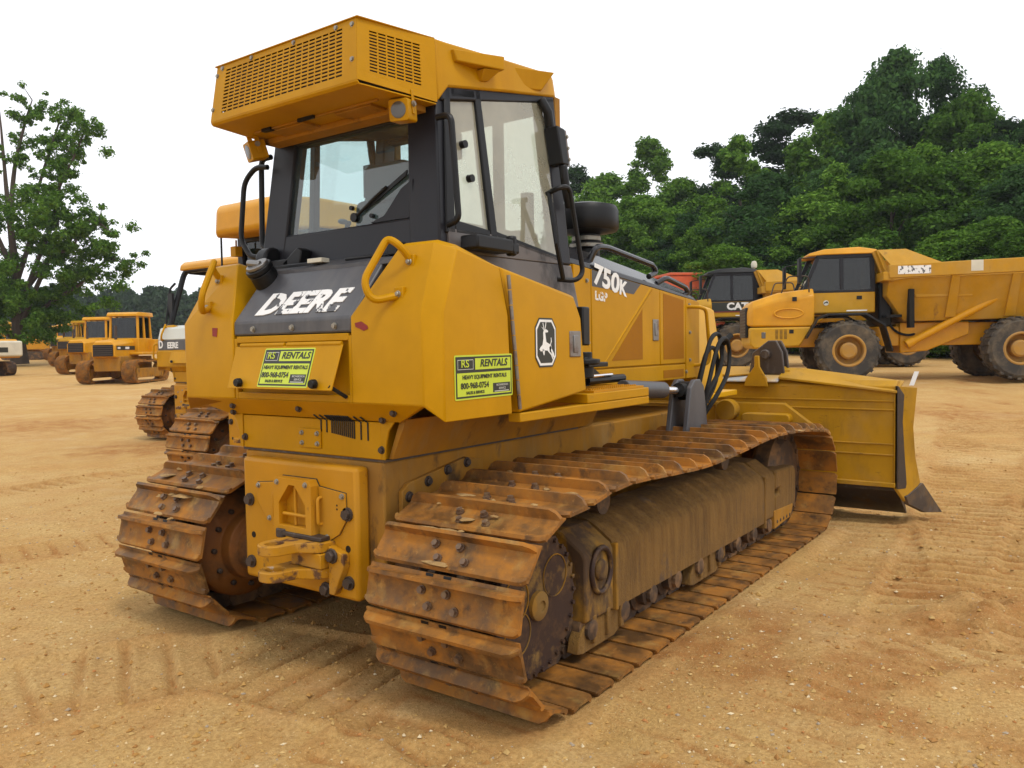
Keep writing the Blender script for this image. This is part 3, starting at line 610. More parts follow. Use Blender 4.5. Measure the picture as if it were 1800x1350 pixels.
for k, y in enumerate([-.115, -.16] + [-.20 - .0155 * i for i in range(12)] + [-.42, -.47]):
    mb.b6(.3085, .3115, y - .0045, y + .0045, 1.262 - .002 * k, 1.327); mb.hexa([(.3035, y - .0045, 1.33), (.3035, y + .0045, 1.33), (.302, y + .0045, 1.326), (.302, y - .0045, 1.326)], [(.277, y + .0155, 1.352), (.277, y + .0245, 1.352), (.279, y + .0245, 1.357), (.279, y + .0155, 1.357)])
mb.build('vent_slots', ['black'], neck)
mb = MB(); mb.b6(.303, .3115, -.115, .06, 1.17, 1.275); 
for y, z in ((.035, 1.195), (.035, 1.25), (-.09, 1.195), (-.09, 1.25)): mb.bolt((.303, y, z), '-x', .011, .014)
mb.build('access_plate', ['yellow', 'bolt'], neck, .003)
for s in (-1, 1):      # fender underside and inner side wall
    mb = MB(); mb.hexa([(.35, s * .60, 1.14), (2.35, s * .60, 1.14), (2.35, s * .575, 1.14), (.35, s * .575, 1.14)], [(.35, s * .70, 1.345), (2.35, s * .70, 1.345), (2.35, s * .66, 1.345), (.35, s * .66, 1.345)])
    mb.build('inner_side_sheet', ['yellow_dirty'], neck)
# rusty joint line
mb = MB(); mb.b6(.318, 2.2, -.58, .58, 1.1255, 1.1375); mb.build('rusty_joint', ['bladesteel'], neck)

# --- tank: side boxes, centre panel, access door
def sidebox(s):
    A = [(.20, .48, 1.432), (.20, .955, 1.432), (.262, 1.03, 1.35), (.80, 1.03, 1.35), (.80, .48, 1.432)]
    B = [(.198, .482, 1.862), (.198, .952, 1.862), (.262, 1.03, 1.86), (.775, 1.03, 1.86), (.775, .48, 1.862)]
    Cc = [(.377, .665, 2.215), (.377, .885, 2.215), (.43, .985, 2.175), (.755, .995, 2.108), (.755, .665, 2.14)]
    D = [(.40, .68, 2.225), (.41, .88, 2.225), (.46, .95, 2.20), (.753, .955, 2.125), (.753, .68, 2.145)]
    sec = [[(x, y * s, z) for x, y, z in L] for L in (A, B, Cc, D)]
    mb = MB(); mb.loft(sec); bx = mb.build('tank_side_box', ['yellow'], dz, .014)
    # hinged door ahead of it
    A = [(.868, 1.027, 1.352), (1.565, 1.027, 1.43), (1.565, .60, 1.43), (.868, .60, 1.352)]
    B = [(.80, 1.027, 1.86), (1.51, 1.027, 1.86), (1.51, .60, 1.86), (.80, .60, 1.86)]
    Cc = [(.765, 1.0, 2.105), (1.46, 1.01, 1.985), (1.46, .70, 2.0), (.765, .70, 2.12)]
    D = [(.765, .955, 2.123), (1.455, .965, 2.005), (1.455, .72, 2.02), (.765, .72, 2.14)]
    sec = [[(x, y * s, z) for x, y, z in L] for L in (A, B, Cc, D)]
    mb = MB(); mb.loft(sec); dr = mb.build('side_door', ['yellow'], dz, .012)
    mb = MB()
    for k in range(9):
        t0, t1 = k / 9 + .004, (k + 1) / 9 - .004; f = lambda t: (.775 + .085 * (1 - t), s * 1.036, 1.37 + .70 * t)
        mb.cyl(f(t0), f(t1), .010, 8)
    mb.build('hinge', ['steel'], dr)
    mb = MB(); mb.b6(1.375, 1.495, min(s * 1.02, s * 1.033), max(s * 1.02, s * 1.033), 1.635, 1.785); mb.build('latch', ['steel'], dr, .004)
    mb = MB(); mb.b6(1.41, 1.46, min(s * 1.03, s * 1.040), max(s * 1.03, s * 1.040), 1.66, 1.76); mb.build('latch_handle', ['steel'], dr, .004)
    # grab handle on the sloping rear face
    mb = MB(); hx = lambda z: .198 + (z - 1.86) * .503
    p = [(hx(2.13), s * .775, 2.125), (hx(2.13) - .07, s * .76, 2.20), (hx(2.2) - .12, s * .70, 2.235), (hx(1.97) - .13, s * .655, 2.02), (hx(1.93) - .09, s * .69, 1.925), (hx(1.96), s * .77, 1.955)]
    mb.tube(bend(p, .055, 5), .0185, 10)
    for z in (2.12, 1.96): mb.prism([(s * .745, z - .035), (s * .805, z - .035), (s * .805, z + .035), (s * .745, z + .035)], 'x', hx(z) - .012, hx(z) + .012); mb.bolt((hx(z) - .012, s * .775, z), '-x', .013, .016)
    mb.build('grab_handle', ['yellow', 'bolt'], bx, .004)
    return bx, dr
bxR, drR = sidebox(-1); bxL, drL = sidebox(1)
for bx_, pts in ((bxR, [(-.515, 1.83), (-.56, 1.836), (-.60, 1.815), (-.607, 1.80), (-.575, 1.79), (-.55, 1.80), (-.52, 1.81)]), (bxL, [(.62, 1.835), (.67, 1.838), (.67, 1.79), (.63, 1.785)])):
    mb = MB(); mb.prism(pts, 'x', .1955, .1995); mb.build('red_paint_patch', ['red'], bx_)
# centre panel
mb = MB()
mb.prism([(.205, 1.785), (.205, 1.862), (.432, 2.145), (.75, 2.19), (.75, 1.785)], 'y', -.479, .479); tp = mb.build('tank_panel', ['charcoal'], dz, .012)
for y in (.30, -.03, -.36): mb = MB(); mb.bolt((.205, y, 1.82), '-x', .013, .014, 0); mb.build('bolt', ['bolt'], tp)
mb = MB(); mb.prism([(.43, 2.14), (.43, 2.16), (.60, 2.215), (.62, 2.14)], 'y', -.68, .68); mb.build('tank_top', ['charcoal'], tp)
sl_ = Vector((.227, 0, .283)).normalized()
text('DEERE', .205, 'worn_white', tp, frame((.205 + .227 * .31 - .003, -.01, 1.862 + .283 * .31 + .001), (0, -1, 0), sl_), shear=.25, bold=.009, sx=1.13, extr=.002)
mb = MB(); mb.cyl((.45, .43, 2.06), (.365, .43, 2.16), .085, 24, 0, .075); mb.cyl((.365, .43, 2.16), (.345, .43, 2.185), .080, 24, 0); fil = mb.build('fuel_filler', ['black'], dz, .006)
mb = MB(); mb.cyl((.347, .43, 2.183), (.335, .43, 2.20), .066, 20); mb.cyl((.34, .40, 2.195), (.315, .48, 2.205), .02, 10); mb.build('filler_cap', ['steel'], fil, .004)
mb = MB(); mb.b6(.235, .75, -.479, .479, 1.432, 1.784)
mb.b6(.205, .2355, -.479, -.455, 1.432, 1.77); mb.b6(.205, .2355, .455, .479, 1.432, 1.77); mb.b6(.205, .2355, -.455, .455, 1.745, 1.782); mb.b6(.205, .2355, -.455, .455, 1.432, 1.47)
tb = mb.build('tank_rear', ['yellow'], dz, .004)
mb = MB()
for y0, y1 in ((.40, .02), (-.0, -.42)): mb.cyl((.195, y0, 1.731), (.195, y1, 1.731), .012, 10)
mb.hexa([(.188, -.435, 1.725), (.188, .435, 1.725), (.194, .435, 1.725), (.194, -.435, 1.725)][::1], [(.112, -.425, 1.497), (.112, .425, 1.497), (.120, .425, 1.497), (.120, -.425, 1.497)])
ad = mb.build('access_door', ['yellow'], tb, .003)
mb = MB()
for y in (.30, -.31): mb.lathe([(.001, -.03), (.02, -.03), (.024, -.02), (.024, .0), (.016, .006)], (.108, y, 1.53), 'x', 16)
mb.build('door_knob', ['black'], ad)
mb = MB(); mb.cyl((.12, -.40, 1.52), (.20, -.44, 1.46), .010, 8); mb.build('door_stay', ['black'], ad)
# stickers
def sticker(parent, O, xd, yd, w_, h_, sk=0):
    F = lambda x, y, e=0: frame(O, xd, yd) @ Vector((x, y, e))
    def quad(mb, x0, x1, y0, y1, e, mi): mb.add([F(x0, y0, e), F(x1, y0, e), F(x1, y1, e), F(x0, y1, e)], [(0, 1, 2, 3)], mi)
    mb = MB()
    z0, z1 = F(0, 0, 0), F(0, 0, 1)
    pts = rrect(0, w_, 0, h_, .008, 2); mb.loft([[F(x, y, .0) for x, y in pts], [F(x, y, .0015) for x, y in pts]], 0)
    quad(mb, .008, w_ - .008, .008, h_ - .008, .0022, 1)
    quad(mb, w_ * .335, w_ - .017, h_ * .665, h_ - .017, .003, 0)
    quad(mb, .017, w_ - .017, .017, h_ * .60, .003, 0)
    quad(mb, .022, w_ * .305, h_ * .675, h_ - .022, .003, 2); quad(mb, .025, w_ * .305 - .003, h_ * .675 + .003, h_ - .025, .0035, 1)
    quad(mb, w_ * .635, w_ - .024, .024, h_ * .33, .0035, 1)
    st = mb.build('rental_sticker', ['lime', 'ink', 'silver'], parent)
    T = lambda s_, sz, x, y, m_, **k: text(s_, sz, m_, st, frame(F(x, y, .0045), xd, yd), extr=.0004, **k)
    T('RS', h_ * .24, w_ * .165, h_ * .80, 'lime', bold=.0004, sx=1.15)
    T('RENTALS', h_ * .235, w_ * .655, h_ * .80, 'ink', bold=.0012, shear=.2, sx=1.08)
    T('HEAVY EQUIPMENT RENTALS', h_ * .125, w_ * .5, h_ * .50, 'ink', bold=.0008, sx=1.0)
    T('800-968-0754', h_ * .185, w_ * .325, h_ * .305, 'ink', bold=.0010, sx=.98)
    T('SALES & SERVICE', h_ * .09, w_ * .33, h_ * .15, 'ink', bold=.0006, sx=1.0)
    T('RICHARDSON', h_ * .072, w_ * .80, h_ * .275, 'silver', sx=1.0); T('SERVICE', h_ * .075, w_ * .80, h_ * .195, 'silver')
    quad(mb2 := MB(), w_ * .66, w_ * .92, h_ * .125, h_ * .145, .0042, 0); mb2.build('lettering', ['silver'], st)
    return st
d0 = Vector((.112 - .188, 0, 1.497 - 1.725)).normalized()
sticker(ad, (.1155, .165, 1.508), (0, -1, 0), -d0, .405, .215)
sticker(bxR, (.335, -1.0312, 1.448), (1, 0, .005), (-.06, 0, 1), .465, .215)
# leaping deer badge on the right door
def badge(parent, c, hw, hh):
    F = lambda x, y, e: (c[0] + x, c[1] - e, c[2] + y)
    oc = lambda k: [(-hw * .62 * k, hh * k), (hw * .62 * k, hh * k), (hw * k, hh * .62 * k), (hw * k, -hh * .62 * k), (hw * .62 * k, -hh * k), (-hw * .62 * k, -hh * k), (-hw * k, -hh * .62 * k), (-hw * k, hh * .62 * k)]
    mb = MB()
    for k, e, mi in ((1, .0015, 0), (.93, .0025, 1), (.83, .0035, 0)): mb.loft([[F(x, y, 0) for x, y in oc(k)], [F(x, y, e) for x, y in oc(k)]], mi)
    def poly(pts): mb.add([F(x * hw, y * hh, .0045) for x, y in pts], [tuple(range(len(pts)))], 1)
    poly([(-.28, .18), (-.05, .20), (.0, .02), (.25, -.05), (.42, -.08), (.50, -.20), (.42, -.32), (.10, -.33), (-.15, -.32), (-.40, -.22), (-.34, -.02)])   # body
    poly([(-.28, .18), (-.05, .20), (-.10, .40), (.16, .42), (.18, .48), (-.02, .54), (-.22, .52), (-.30, .40)])                                         # neck and head
    poly([(.42, -.08), (.52, .04), (.48, .20), (.42, .20), (.44, .05), (.36, -.06)])                                                                     # tail
    poly([(.42, -.12), (.50, -.25), (.72, -.45), (.78, -.66), (.70, -.66), (.58, -.50), (.30, -.36), (.28, -.2)])                                         # hind legs
    poly([(.10, -.33), (.42, -.32), (.58, -.50), (.66, -.70), (.58, -.70), (.44, -.52)])
    poly([(-.40, -.22), (-.15, -.32), (-.55, -.36), (-.62, -.28), (-.68, -.30), (-.58, -.20), (-.36, -.08)])                                              # fore legs
    poly([(-.36, -.26), (-.15, -.32), (-.20, -.50), (-.26, -.52), (-.36, -.36)])
    poly([(-.16, .52), (-.10, .53), (-.02, .68), (.02, .84), (-.04, .84), (-.10, .68)]); poly([(-.24, .50), (-.18, .52), (-.22, .66), (-.28, .80), (-.34, .80), (-.28, .64)]); poly([(-.24, .5), (-.2, .5), (-.38, .62), (-.46, .64)])
    return mb.build('deer_badge', ['ink', 'white'], parent)
badge(drR, (1.125, -1.0285, 1.72), .105, .135)
# --- cab
cab = MB()
# rear wall: posts, header, sill (outer trapezoid with the window opening)
def xr(z): return .60 + (z - 2.27) * .10
def rearpost(s):
    b = [(xr(2.2), s * .735, 2.2), (xr(2.2), s * .52, 2.2), (xr(2.2) + .10, s * .53, 2.2), (xr(2.2) + .10, s * .735, 2.2)]
    t_ = [(xr(3.06), s * .655, 3.06), (xr(3.06), s * .445, 3.06), (xr(3.06) + .10, s * .455, 3.06), (xr(3.06) + .10, s * .655, 3.06)]
    return b, t_
for s in (-1, 1): cab.hexa(*rearpost(s))
cab.hexa([(xr(2.19), -.53, 2.19), (xr(2.19) + .09, -.53, 2.19), (xr(2.19) + .09, .53, 2.19), (xr(2.19), .53, 2.19)], [(xr(2.395) + .004, -.53, 2.395), (xr(2.395) + .09, -.53, 2.395), (xr(2.395) + .09, .53, 2.395), (xr(2.395) + .004, .53, 2.395)])
cab.hexa([(xr(2.93) + .004, -.47, 2.93), (xr(2.93) + .09, -.47, 2.93), (xr(2.93) + .09, .47, 2.93), (xr(2.93) + .004, .47, 2.93)], [(xr(3.07) + .004, -.47, 3.07), (xr(3.07) + .09, -.47, 3.07), (xr(3.07) + .09, .47, 3.07), (xr(3.07) + .004, .47, 3.07)])
def ys(x, z): return -.74 + (z - 2.27) * .098 - (x - .62) * .072
def sidebar(mb, pts, th=.05, s=1, mi=0):
    a = [(x, s * ys(x, z), z) for x, z in pts]; b = [(x, s * (ys(x, z) + th), z) for x, z in pts]; mb.loft([a, b], mi)
for s in (1, -1):
    # front post, middle post, header
    sidebar(cab, [(1.62, 2.20), (1.735, 2.20), (1.72, 3.25), (1.60, 3.22)], .09, s)
    sidebar(cab, [(.70, 3.00), (.70, 3.10), (1.72, 3.28), (1.72, 3.21)], .07, s)
cab.b6(1.64, 1.74, -.70, .70, 3.16, 3.27); cab.b6(1.66, 1.76, -.72, .72, 2.10, 2.30)
# headliner and floor
cab.hexa([(.70, -.60, 3.04), (1.70, -.64, 3.20), (1.70, .64, 3.20), (.70, .60, 3.04)], [(.70, -.60, 3.07), (1.70, -.64, 3.23), (1.70, .64, 3.23), (.70, .60, 3.07)])
cb = cab.build('cab', ['cabgrey'], dz, .012)
mb = MB(); mb.hexa([(.58, -.80, 1.98), (1.80, -.86, 1.85), (1.80, .86, 1.85), (.58, .80, 1.98)], [(.61, -.742, 2.205), (1.74, -.825, 2.20), (1.74, .825, 2.20), (.61, .742, 2.205)]); mb.build('cab_base', ['cabdirty'], cb, .01)
# lower side skirt below the windows
for s in (1, -1):
    mb = MB(); sidebar(mb, [(.66, 2.20), (1.64, 2.20), (1.64, 2.235), (1.05, 2.325), (.66, 2.325)], .05, s); mb.build('side_skirt', ['cabdirty'], cb, .004)
# glass
mb = MB(); mb.hexa([(xr(2.36) + .03, -.55, 2.36), (xr(2.36) + .036, -.55, 2.36), (xr(2.36) + .036, .55, 2.36), (xr(2.36) + .03, .55, 2.36)], [(xr(3.0) + .03, -.48, 3.0), (xr(3.0) + .036, -.48, 3.0), (xr(3.0) + .036, .48, 3.0), (xr(3.0) + .03, .48, 3.0)])
rw = mb.build('rear_window', ['glass_rear'], cb)
mb = MB(); mb.prism([(-.20, 2.40), (-.31, 2.43), (-.44, 2.56), (-.525, 2.60), (-.52, 2.40)], 'x', xr(2.45) + .008, xr(2.45) + .028); mb.build('window_fillet', ['cabgrey'], cb)
# bronze wiper
mb = MB(); xw = xr(2.5) + .01
mb.tube([(xw + .005, -.07, 2.445), (xw + .002, -.22, 2.53), (xw + .006, -.32, 2.585)], .010, 8); mb.hexa([(xw + .006, -.15, 2.475), (xw + .016, -.15, 2.475), (xw + .016, -.17, 2.51), (xw + .006, -.17, 2.51)], [(xw + .012, -.46, 2.63), (xw + .022, -.46, 2.63), (xw + .022, -.47, 2.66), (xw + .012, -.47, 2.66)]); mb.cyl((xw - .01, -.07, 2.445), (xw + .02, -.07, 2.445), .026, 12)
mb.cyl((xw + .01, -.05, 2.50), (xw - .01, -.05, 2.50), .013, 10); mb.cyl((xw + .01, -.21, 2.44), (xw - .01, -.21, 2.44), .013, 10)
mb.build('wiper', ['black'], rw)
for s in (1, -1):
    q = [(.765, 2.355), (1.005, 2.33), (.995, 3.075), (.775, 3.035)]
    mb = MB(); sidebar(mb, [(.70, 2.36), (1.01, 2.33), (1.0, 3.08), (.735, 3.04)], .006, s); a = mb
    for i in range(len(a.v)): a.v[i] = (a.v[i][0], a.v[i][1] + s * .018, a.v[i][2])
    qw = a.build('quarter_window', ['glass_side' if s > 0 else 'glass_clear'], cb)
    mb = MB()      # black rubber and frame round the quarter window
    sidebar(mb, [(.645, 2.30), (.715, 2.30), (.775, 3.07), (.735, 3.09)], .05, s); sidebar(mb, [(.995, 2.30), (1.055, 2.30), (1.02, 3.13), (.975, 3.12)], .05, s)
    sidebar(mb, [(.716, 2.30), (.994, 2.30), (.994, 2.345), (.716, 2.375)], .05, s); sidebar(mb, [(.776, 3.035), (.974, 3.07), (.974, 3.118), (.776, 3.085)], .05, s)
    mb.build('window_frame', ['black'], qw, .006)
    mb = MB()
    for x, z in ((.845, 2.795), (.875, 2.615)): mb.cyl((x, s * (ys(x, z) + .02), z), (x, s * (ys(x, z) - .012), z), .021, 14)
    mb.build('window_latch', ['black'], qw)
    mb = MB(); sidebar(mb, [(1.05, 2.335), (1.63, 2.245), (1.605, 3.225), (1.015, 3.115)], .006, s); a = mb
    for i in range(len(a.v)): a.v[i] = (a.v[i][0], a.v[i][1] + s * .006, a.v[i][2])
    dw = a.build('door_window', ['glass_side' if s > 0 else 'glass_clear'], cb)
    mb = MB(); sidebar(mb, [(1.05, 2.31), (1.64, 2.215), (1.64, 2.245), (1.05, 2.342)], .04, s); mb.build('door_seal', ['black'], dw)
    # rear grab rail beside the quarter window
    mb = MB(); yy = s * (ys(.66, 2.6) - .045)
    mb.tube(bend([(.655, s * ys(.65, 2.9), 2.90), (.655, yy - s * .02, 2.90), (.665, yy - s * .05, 2.36), (.66, s * ys(.65, 2.33), 2.34)], .05, 5), .017, 10); mb.build('rear_grab_rail', ['black'], cb)
    mb = MB(); mb.tube(bend([(1.45, s * -.84, 2.60), (1.42, s * -.94, 2.62), (1.52, s * -.95, 2.64), (1.67, s * -.95, 2.14), (1.60, s * -.94, 2.09), (1.52, s * -.86, 2.10)], .05, 5), .0155, 10)
    mb.tube([(1.44, s * -.86, 2.60), (1.42, s * -.92, 2.3), (1.52, s * -.90, 2.10)], .015, 8); mb.build('front_grab_rail', ['black'], cb)
    mb = MB(); sidebar(mb, [(1.60, 2.80), (1.67, 2.80), (1.66, 3.02), (1.58, 3.03)], .10, s); a = mb
    for i in range(len(a.v)): a.v[i] = (a.v[i][0], a.v[i][1] - s * .10, a.v[i][2])
    sidebar(mb, [(1.70, 2.80), (1.735, 2.80), (1.72, 3.02), (1.69, 3.02)], .06, s); mb.tube([(1.62, s * -.76, 3.02), (1.60, s * -.76, 3.12), (1.56, s * -.73, 3.20)], .03, 8); mb.tube([(1.63, s * -.84, 2.80), (1.66, s * -.84, 2.66), (1.70, s * -.84, 2.55)], .028, 8)
    hg = a.build('door_hinge', ['black'], cb, .008)
    mb = MB(); sidebar(mb, [(1.675, 2.80), (1.70, 2.80), (1.69, 3.02), (1.665, 3.02)], .03, s)
    for i in range(len(mb.v)): mb.v[i] = (mb.v[i][0], mb.v[i][1] - s * .085, mb.v[i][2])
    for z in (2.84, 2.91, 2.98): x = 1.685; mb.bolt((x, s * (ys(x, z) - .085), z), ('-' if s > 0 else '') + 'y', .010, .012)
    mb.build('hinge_plate', ['steel', 'bolt'], hg)
    # door handle box at the sill
    mb = MB(); mb.b6(.70, 1.02, min(s * -.78, s * -.90), max(s * -.78, s * -.90), 2.21, 2.285); mb.cyl((1.05, s * -.86, 2.20), (1.05, s * -.86, 2.31), .03, 10); mb.b6(1.02, 1.09, min(s * -.83, s * -.89), max(s * -.83, s * -.89), 2.21, 2.27); mb.build('door_handle', ['black'], cb, .012)
# pivots and black clutter at the foot of the rear window
mb = MB()
mb.lathe([(.06, -.05), (.075, -.04), (.075, .04), (.06, .05)], (.56, .60, 2.25), 'y', 18); mb.b6(.52, .62, .38, .66, 2.19, 2.24); mb.prism([(.46, 2.20), (.30, 2.30), (.26, 2.28), (.28, 2.19)], 'x', .52, .60); mb.b6(.50, .60, .10, .50, 2.17, 2.205)
mb.build('cab_mount', ['black'], cb, .008)
mb = MB(); mb.b6(.50, .58, -.52, -.44, 2.19, 2.26); mb.b6(.52, .60, -.50, -.10, 2.19, 2.21); mb.build('cab_mount', ['black'], cb, .008)
mb = MB(); mb.b6(.46, .52, .02, .14, 2.19, 2.215); mb.build('grease_block', ['cream'], cb, .003)
# left rear tall hand rail
mb = MB(); mb.tube(bend([(.62, .67, 2.83), (.60, .76, 2.84), (.585, .86, 2.76), (.575, .90, 2.40), (.57, .80, 2.29), (.58, .74, 2.28)], .06, 5), .0165, 10); mb.build('rear_grab_rail', ['black'], cb)
# seat, console and monitor inside
mb = MB(); mb.prism([(.95, 2.0), (1.45, 2.0), (1.45, 2.18), (1.12, 2.16), (1.04, 2.62), (.95, 2.62), (.93, 2.3)], 'y', -.27, .27); seat = mb.build('seat', ['seat'], cb, .05, seg=4)
mb = MB(); mb.prism(rrect(-.22, .14, 2.58, 2.81, .06, 4), 'x', .90, 1.01); mb.build('headrest', ['seat'], seat, .03, seg=3)
mb = MB(); mb.b6(.9, 1.5, -.55, -.32, 2.0, 2.42); mb.b6(.9, 1.5, .32, .55, 2.0, 2.38); mb.b6(1.5, 1.72, -.6, .6, 2.0, 2.42); mb.build('console', ['interior'], cb, .02)
mb = MB(); mb.b6(1.30, 1.33, -.30, -.10, 2.86, 3.02); mb.tube([(1.32, -.2, 3.02), (1.32, -.2, 3.15)], .012, 6); mb.build('monitor', ['black'], cb, .006)
mb = MB(); mb.b6(1.66, 1.70, .20, .30, 2.2, 3.2); mb.b6(1.68, 1.71, -.34, -.27, 2.2, 3.2); mb.build('windscreen_post', ['cabgrey'], cb)
mb = MB(); mb.hexa([(1.70, -.66, 2.28), (1.706, -.66, 2.28), (1.706, .66, 2.28), (1.70, .66, 2.28)], [(1.69, -.62, 3.2), (1.696, -.62, 3.2), (1.696, .62, 3.2), (1.69, .62, 3.2)]); mb.build('windscreen', ['glass_clear'], cb)

# --- roof with the rear grille box
def rsec(x, yb, zb, yt, zt): return [(x, -yb, zb), (x, -yt, zt), (x, yt, zt), (x, yb, zb)]
mb = MB(); mb.loft([rsec(.672, .672, 2.985, .660, 3.318), rsec(.75, .684, 3.08, .672, 3.318), rsec(1.2, .715, 3.16, .700, 3.352), rsec(1.70, .735, 3.245, .715, 3.392), rsec(1.78, .70, 3.26, .68, 3.385)])
rf = mb.build('roof', ['yellow'], dz, .012)
# box walls (open mesh panels): rear face plane and two tapering sides
RB = lambda y, z: (.180 + (z - 2.972) * .10, y, z)
def latt(mb, A, B, C_, D, nx, ny, bx, by, mi=0, th=.004):
    """lattice of bars on the quad A(bottom left) B(bottom right) C(top right) D(top left)"""
    A, B, C_, D = map(Vector, (A, B, C_, D)); f = lambda u, v: (A * (1 - u) + B * u) * (1 - v) + (D * (1 - u) + C_ * u) * v
    n = (B - A).cross(D - A).normalized() * th
    def strip(u0, u1, v0, v1, e=0):
        p = [f(u0, v0), f(u1, v0), f(u1, v1), f(u0, v1)]; mb.hexa([q - n * e for q in p], [q - n * (e + 1) for q in p], mi)
    for k in range(ny + 1): strip(0, 1, (k - by / 2) / ny if k else 0, min(1, (k + by / 2) / ny))
    for k in range(nx + 1): strip((k - bx / 2) / nx if k else 0, min(1, (k + bx / 2) / nx), 0, 1, .15)
def panel(mb, A, B, C_, D, u0, u1, v0, v1, nx, ny, bx=.16, by=.5, th=.004):
    A, B, C_, D = map(Vector, (A, B, C_, D)); f = lambda u, v: (A * (1 - u) + B * u) * (1 - v) + (D * (1 - u) + C_ * u) * v
    n = (B - A).cross(D - A).normalized() * th
    for a, b, c, d in ((0, 1, 0, v0), (0, 1, v1, 1), (0, u0, v0, v1), (u1, 1, v0, v1)):
        p = [f(a, c), f(b, c), f(b, d), f(a, d)]; mb.hexa(p, [q - n for q in p])
    latt(mb, f(u0, v0), f(u1, v0), f(u1, v1), f(u0, v1), nx, ny, bx, by, 0, th * .8)
mb = MB(); a, b, c, d = (.178, .591, 2.995), (.178, -.591, 2.995), (.214, -.561, 3.308), (.214, .561, 3.308)
panel(mb, a, b, c, d, .075, .915, .10, .90, 19, 13)
for u_, z in ((.51, 3.285), (.25, 3.287), (-.10, 3.287), (-.42, 3.285), (-.535, 3.275), (-.55, 3.10), (.555, 3.25), (.575, 3.06)): mb.bolt((.18 + (z - 2.995) * .115, u_, z), '-x', .010, .010, 1)
rg = mb.build('rear_grille', ['yellow', 'bolt'], rf)
for s in (1, -1):
    mb = MB(); a, b, c, d = (.18, -s * .592, 2.995), (.670, -s * .672, 2.985), (.670, -s * .661, 3.318), (.216, -s * .562, 3.308)
    if s < 0: a, b, c, d = b, a, d, c
    panel(mb, a, b, c, d, .14 if s > 0 else .2, .80 if s > 0 else .86, .17, .84, 6, 13)
    mb.build('side_grille', ['yellow'], rf)
mb = MB()
mb.prism([(.205, .575), (.205, -.575), (.672, -.662), (.672, .662)], 'z', 3.302, 3.308)
mb.v = [(x, y, z + (.010 if x > .4 else 0)) for x, y, z in mb.v]
# rolled lower lip and floor
L = [[(.178, y * .998, 2.998), (.180, y, 2.985), (.192, y, 2.974), (.668, y * 1.13, 2.972), (.668, y * 1.13, 2.980), (.196, y, 2.982), (.186, y, 2.992)] for y in (.591, -.591)]
mb.loft(L); bxo = mb.build('grille_box', ['yellow'], rf, .002)
mb = MB(); mb.b6(.40, .415, -.5, .5, 2.962, 2.973); mb.b6(.43, .62, -.42, -.15, 2.958, 2.974); mb.b6(.43, .62, .1, .4, 2.958, 2.974); mb.b6(.55, .66, -.60, .60, 2.94, 2.973); mb.build('box_underside_panel', ['yellow_dirty'], bxo, .003)
mb = MB(); mb.b6(.385, .40, -.03, .10, 2.955, 2.973); mb.b6(.39, .42, .34, .42, 2.955, 2.973); mb.build('catch', ['black'], bxo)
mb = MB(); mb.prism([(.235, .545), (.235, -.545), (.655, -.63), (.655, .63)], 'z', 3.0, 3.285); mb.build('condenser_core', ['interior'], bxo)
# lugs on the roof sides
for s in (1, -1):
    mb = MB(); mb.hexa([(.80, s * -.66, 3.225), (.80, s * -.705, 3.225), (1.10, s * -.80, 3.235), (1.13, s * -.66, 3.235)], [(.78, s * -.66, 3.285), (.78, s * -.70, 3.285), (1.10, s * -.80, 3.31), (1.13, s * -.66, 3.31)]); mb.hexa([(1.0, s * -.66, 3.17), (1.0, s * -.71, 3.17), (1.06, s * -.71, 3.18), (1.06, s * -.66, 3.18)], [(.98, s * -.66, 3.226), (.98, s * -.75, 3.226), (1.09, s * -.785, 3.236), (1.10, s * -.66, 3.236)]); mb.build('roof_lug', ['yellow'], rf, .006)
    mb = MB(); mb.hexa([(1.36, s * -.70, 3.22), (1.56, s * -.74, 3.25), (1.58, s * -.715, 3.25), (1.38, s * -.69, 3.22)], [(1.33, s * -.71, 3.335), (1.64, s * -.785, 3.368), (1.66, s * -.72, 3.37), (1.35, s * -.69, 3.335)]); mb.build('roof_lug', ['yellow'], rf, .006)
    mb = MB(); mb.b6(1.74, 1.80, min(s * .66, s * .72), max(s * .66, s * .72), 3.08, 3.26); mb.build('front_marker', ['yellow_dirty'], rf, .006)
# work lamps hanging under the box
def lamp(c, rz, rx):
    Mx = Matrix.Translation(c) @ Matrix.Rotation(rz, 4, 'Z') @ Matrix.Rotation(rx, 4, 'Y')
    q = MB(); q.prism(rrect(-.055, .055, -.055, .055, .012, 3), 'x', -.05, .05); q.b6(-.01, .02, -.062, -.056, -.02, .10); q.b6(-.01, .02, .056, .062, -.02, .10)
    mb = MB(); mb.join(q, Mx); l = mb.build('work_lamp', ['yellow'], rf, .006)
    q = MB(); q.lathe([(.001, -.052), (.038, -.052), (.042, -.0515), (.042, -.048)], (0, 0, 0), 'x', 20); mb = MB(); mb.join(q, Mx); mb.build('lamp_lens', ['lens'], l)
    q = MB(); q.bolt((.0, -.062, .03), '-y', .012, .012, 0); mb = MB(); mb.join(q, Mx); mb.build('lamp_bolt', ['bolt'], l)
lamp((.50, -.585, 2.915), .28, -.12); lamp((.50, .62, 2.90), -.35, -.30)

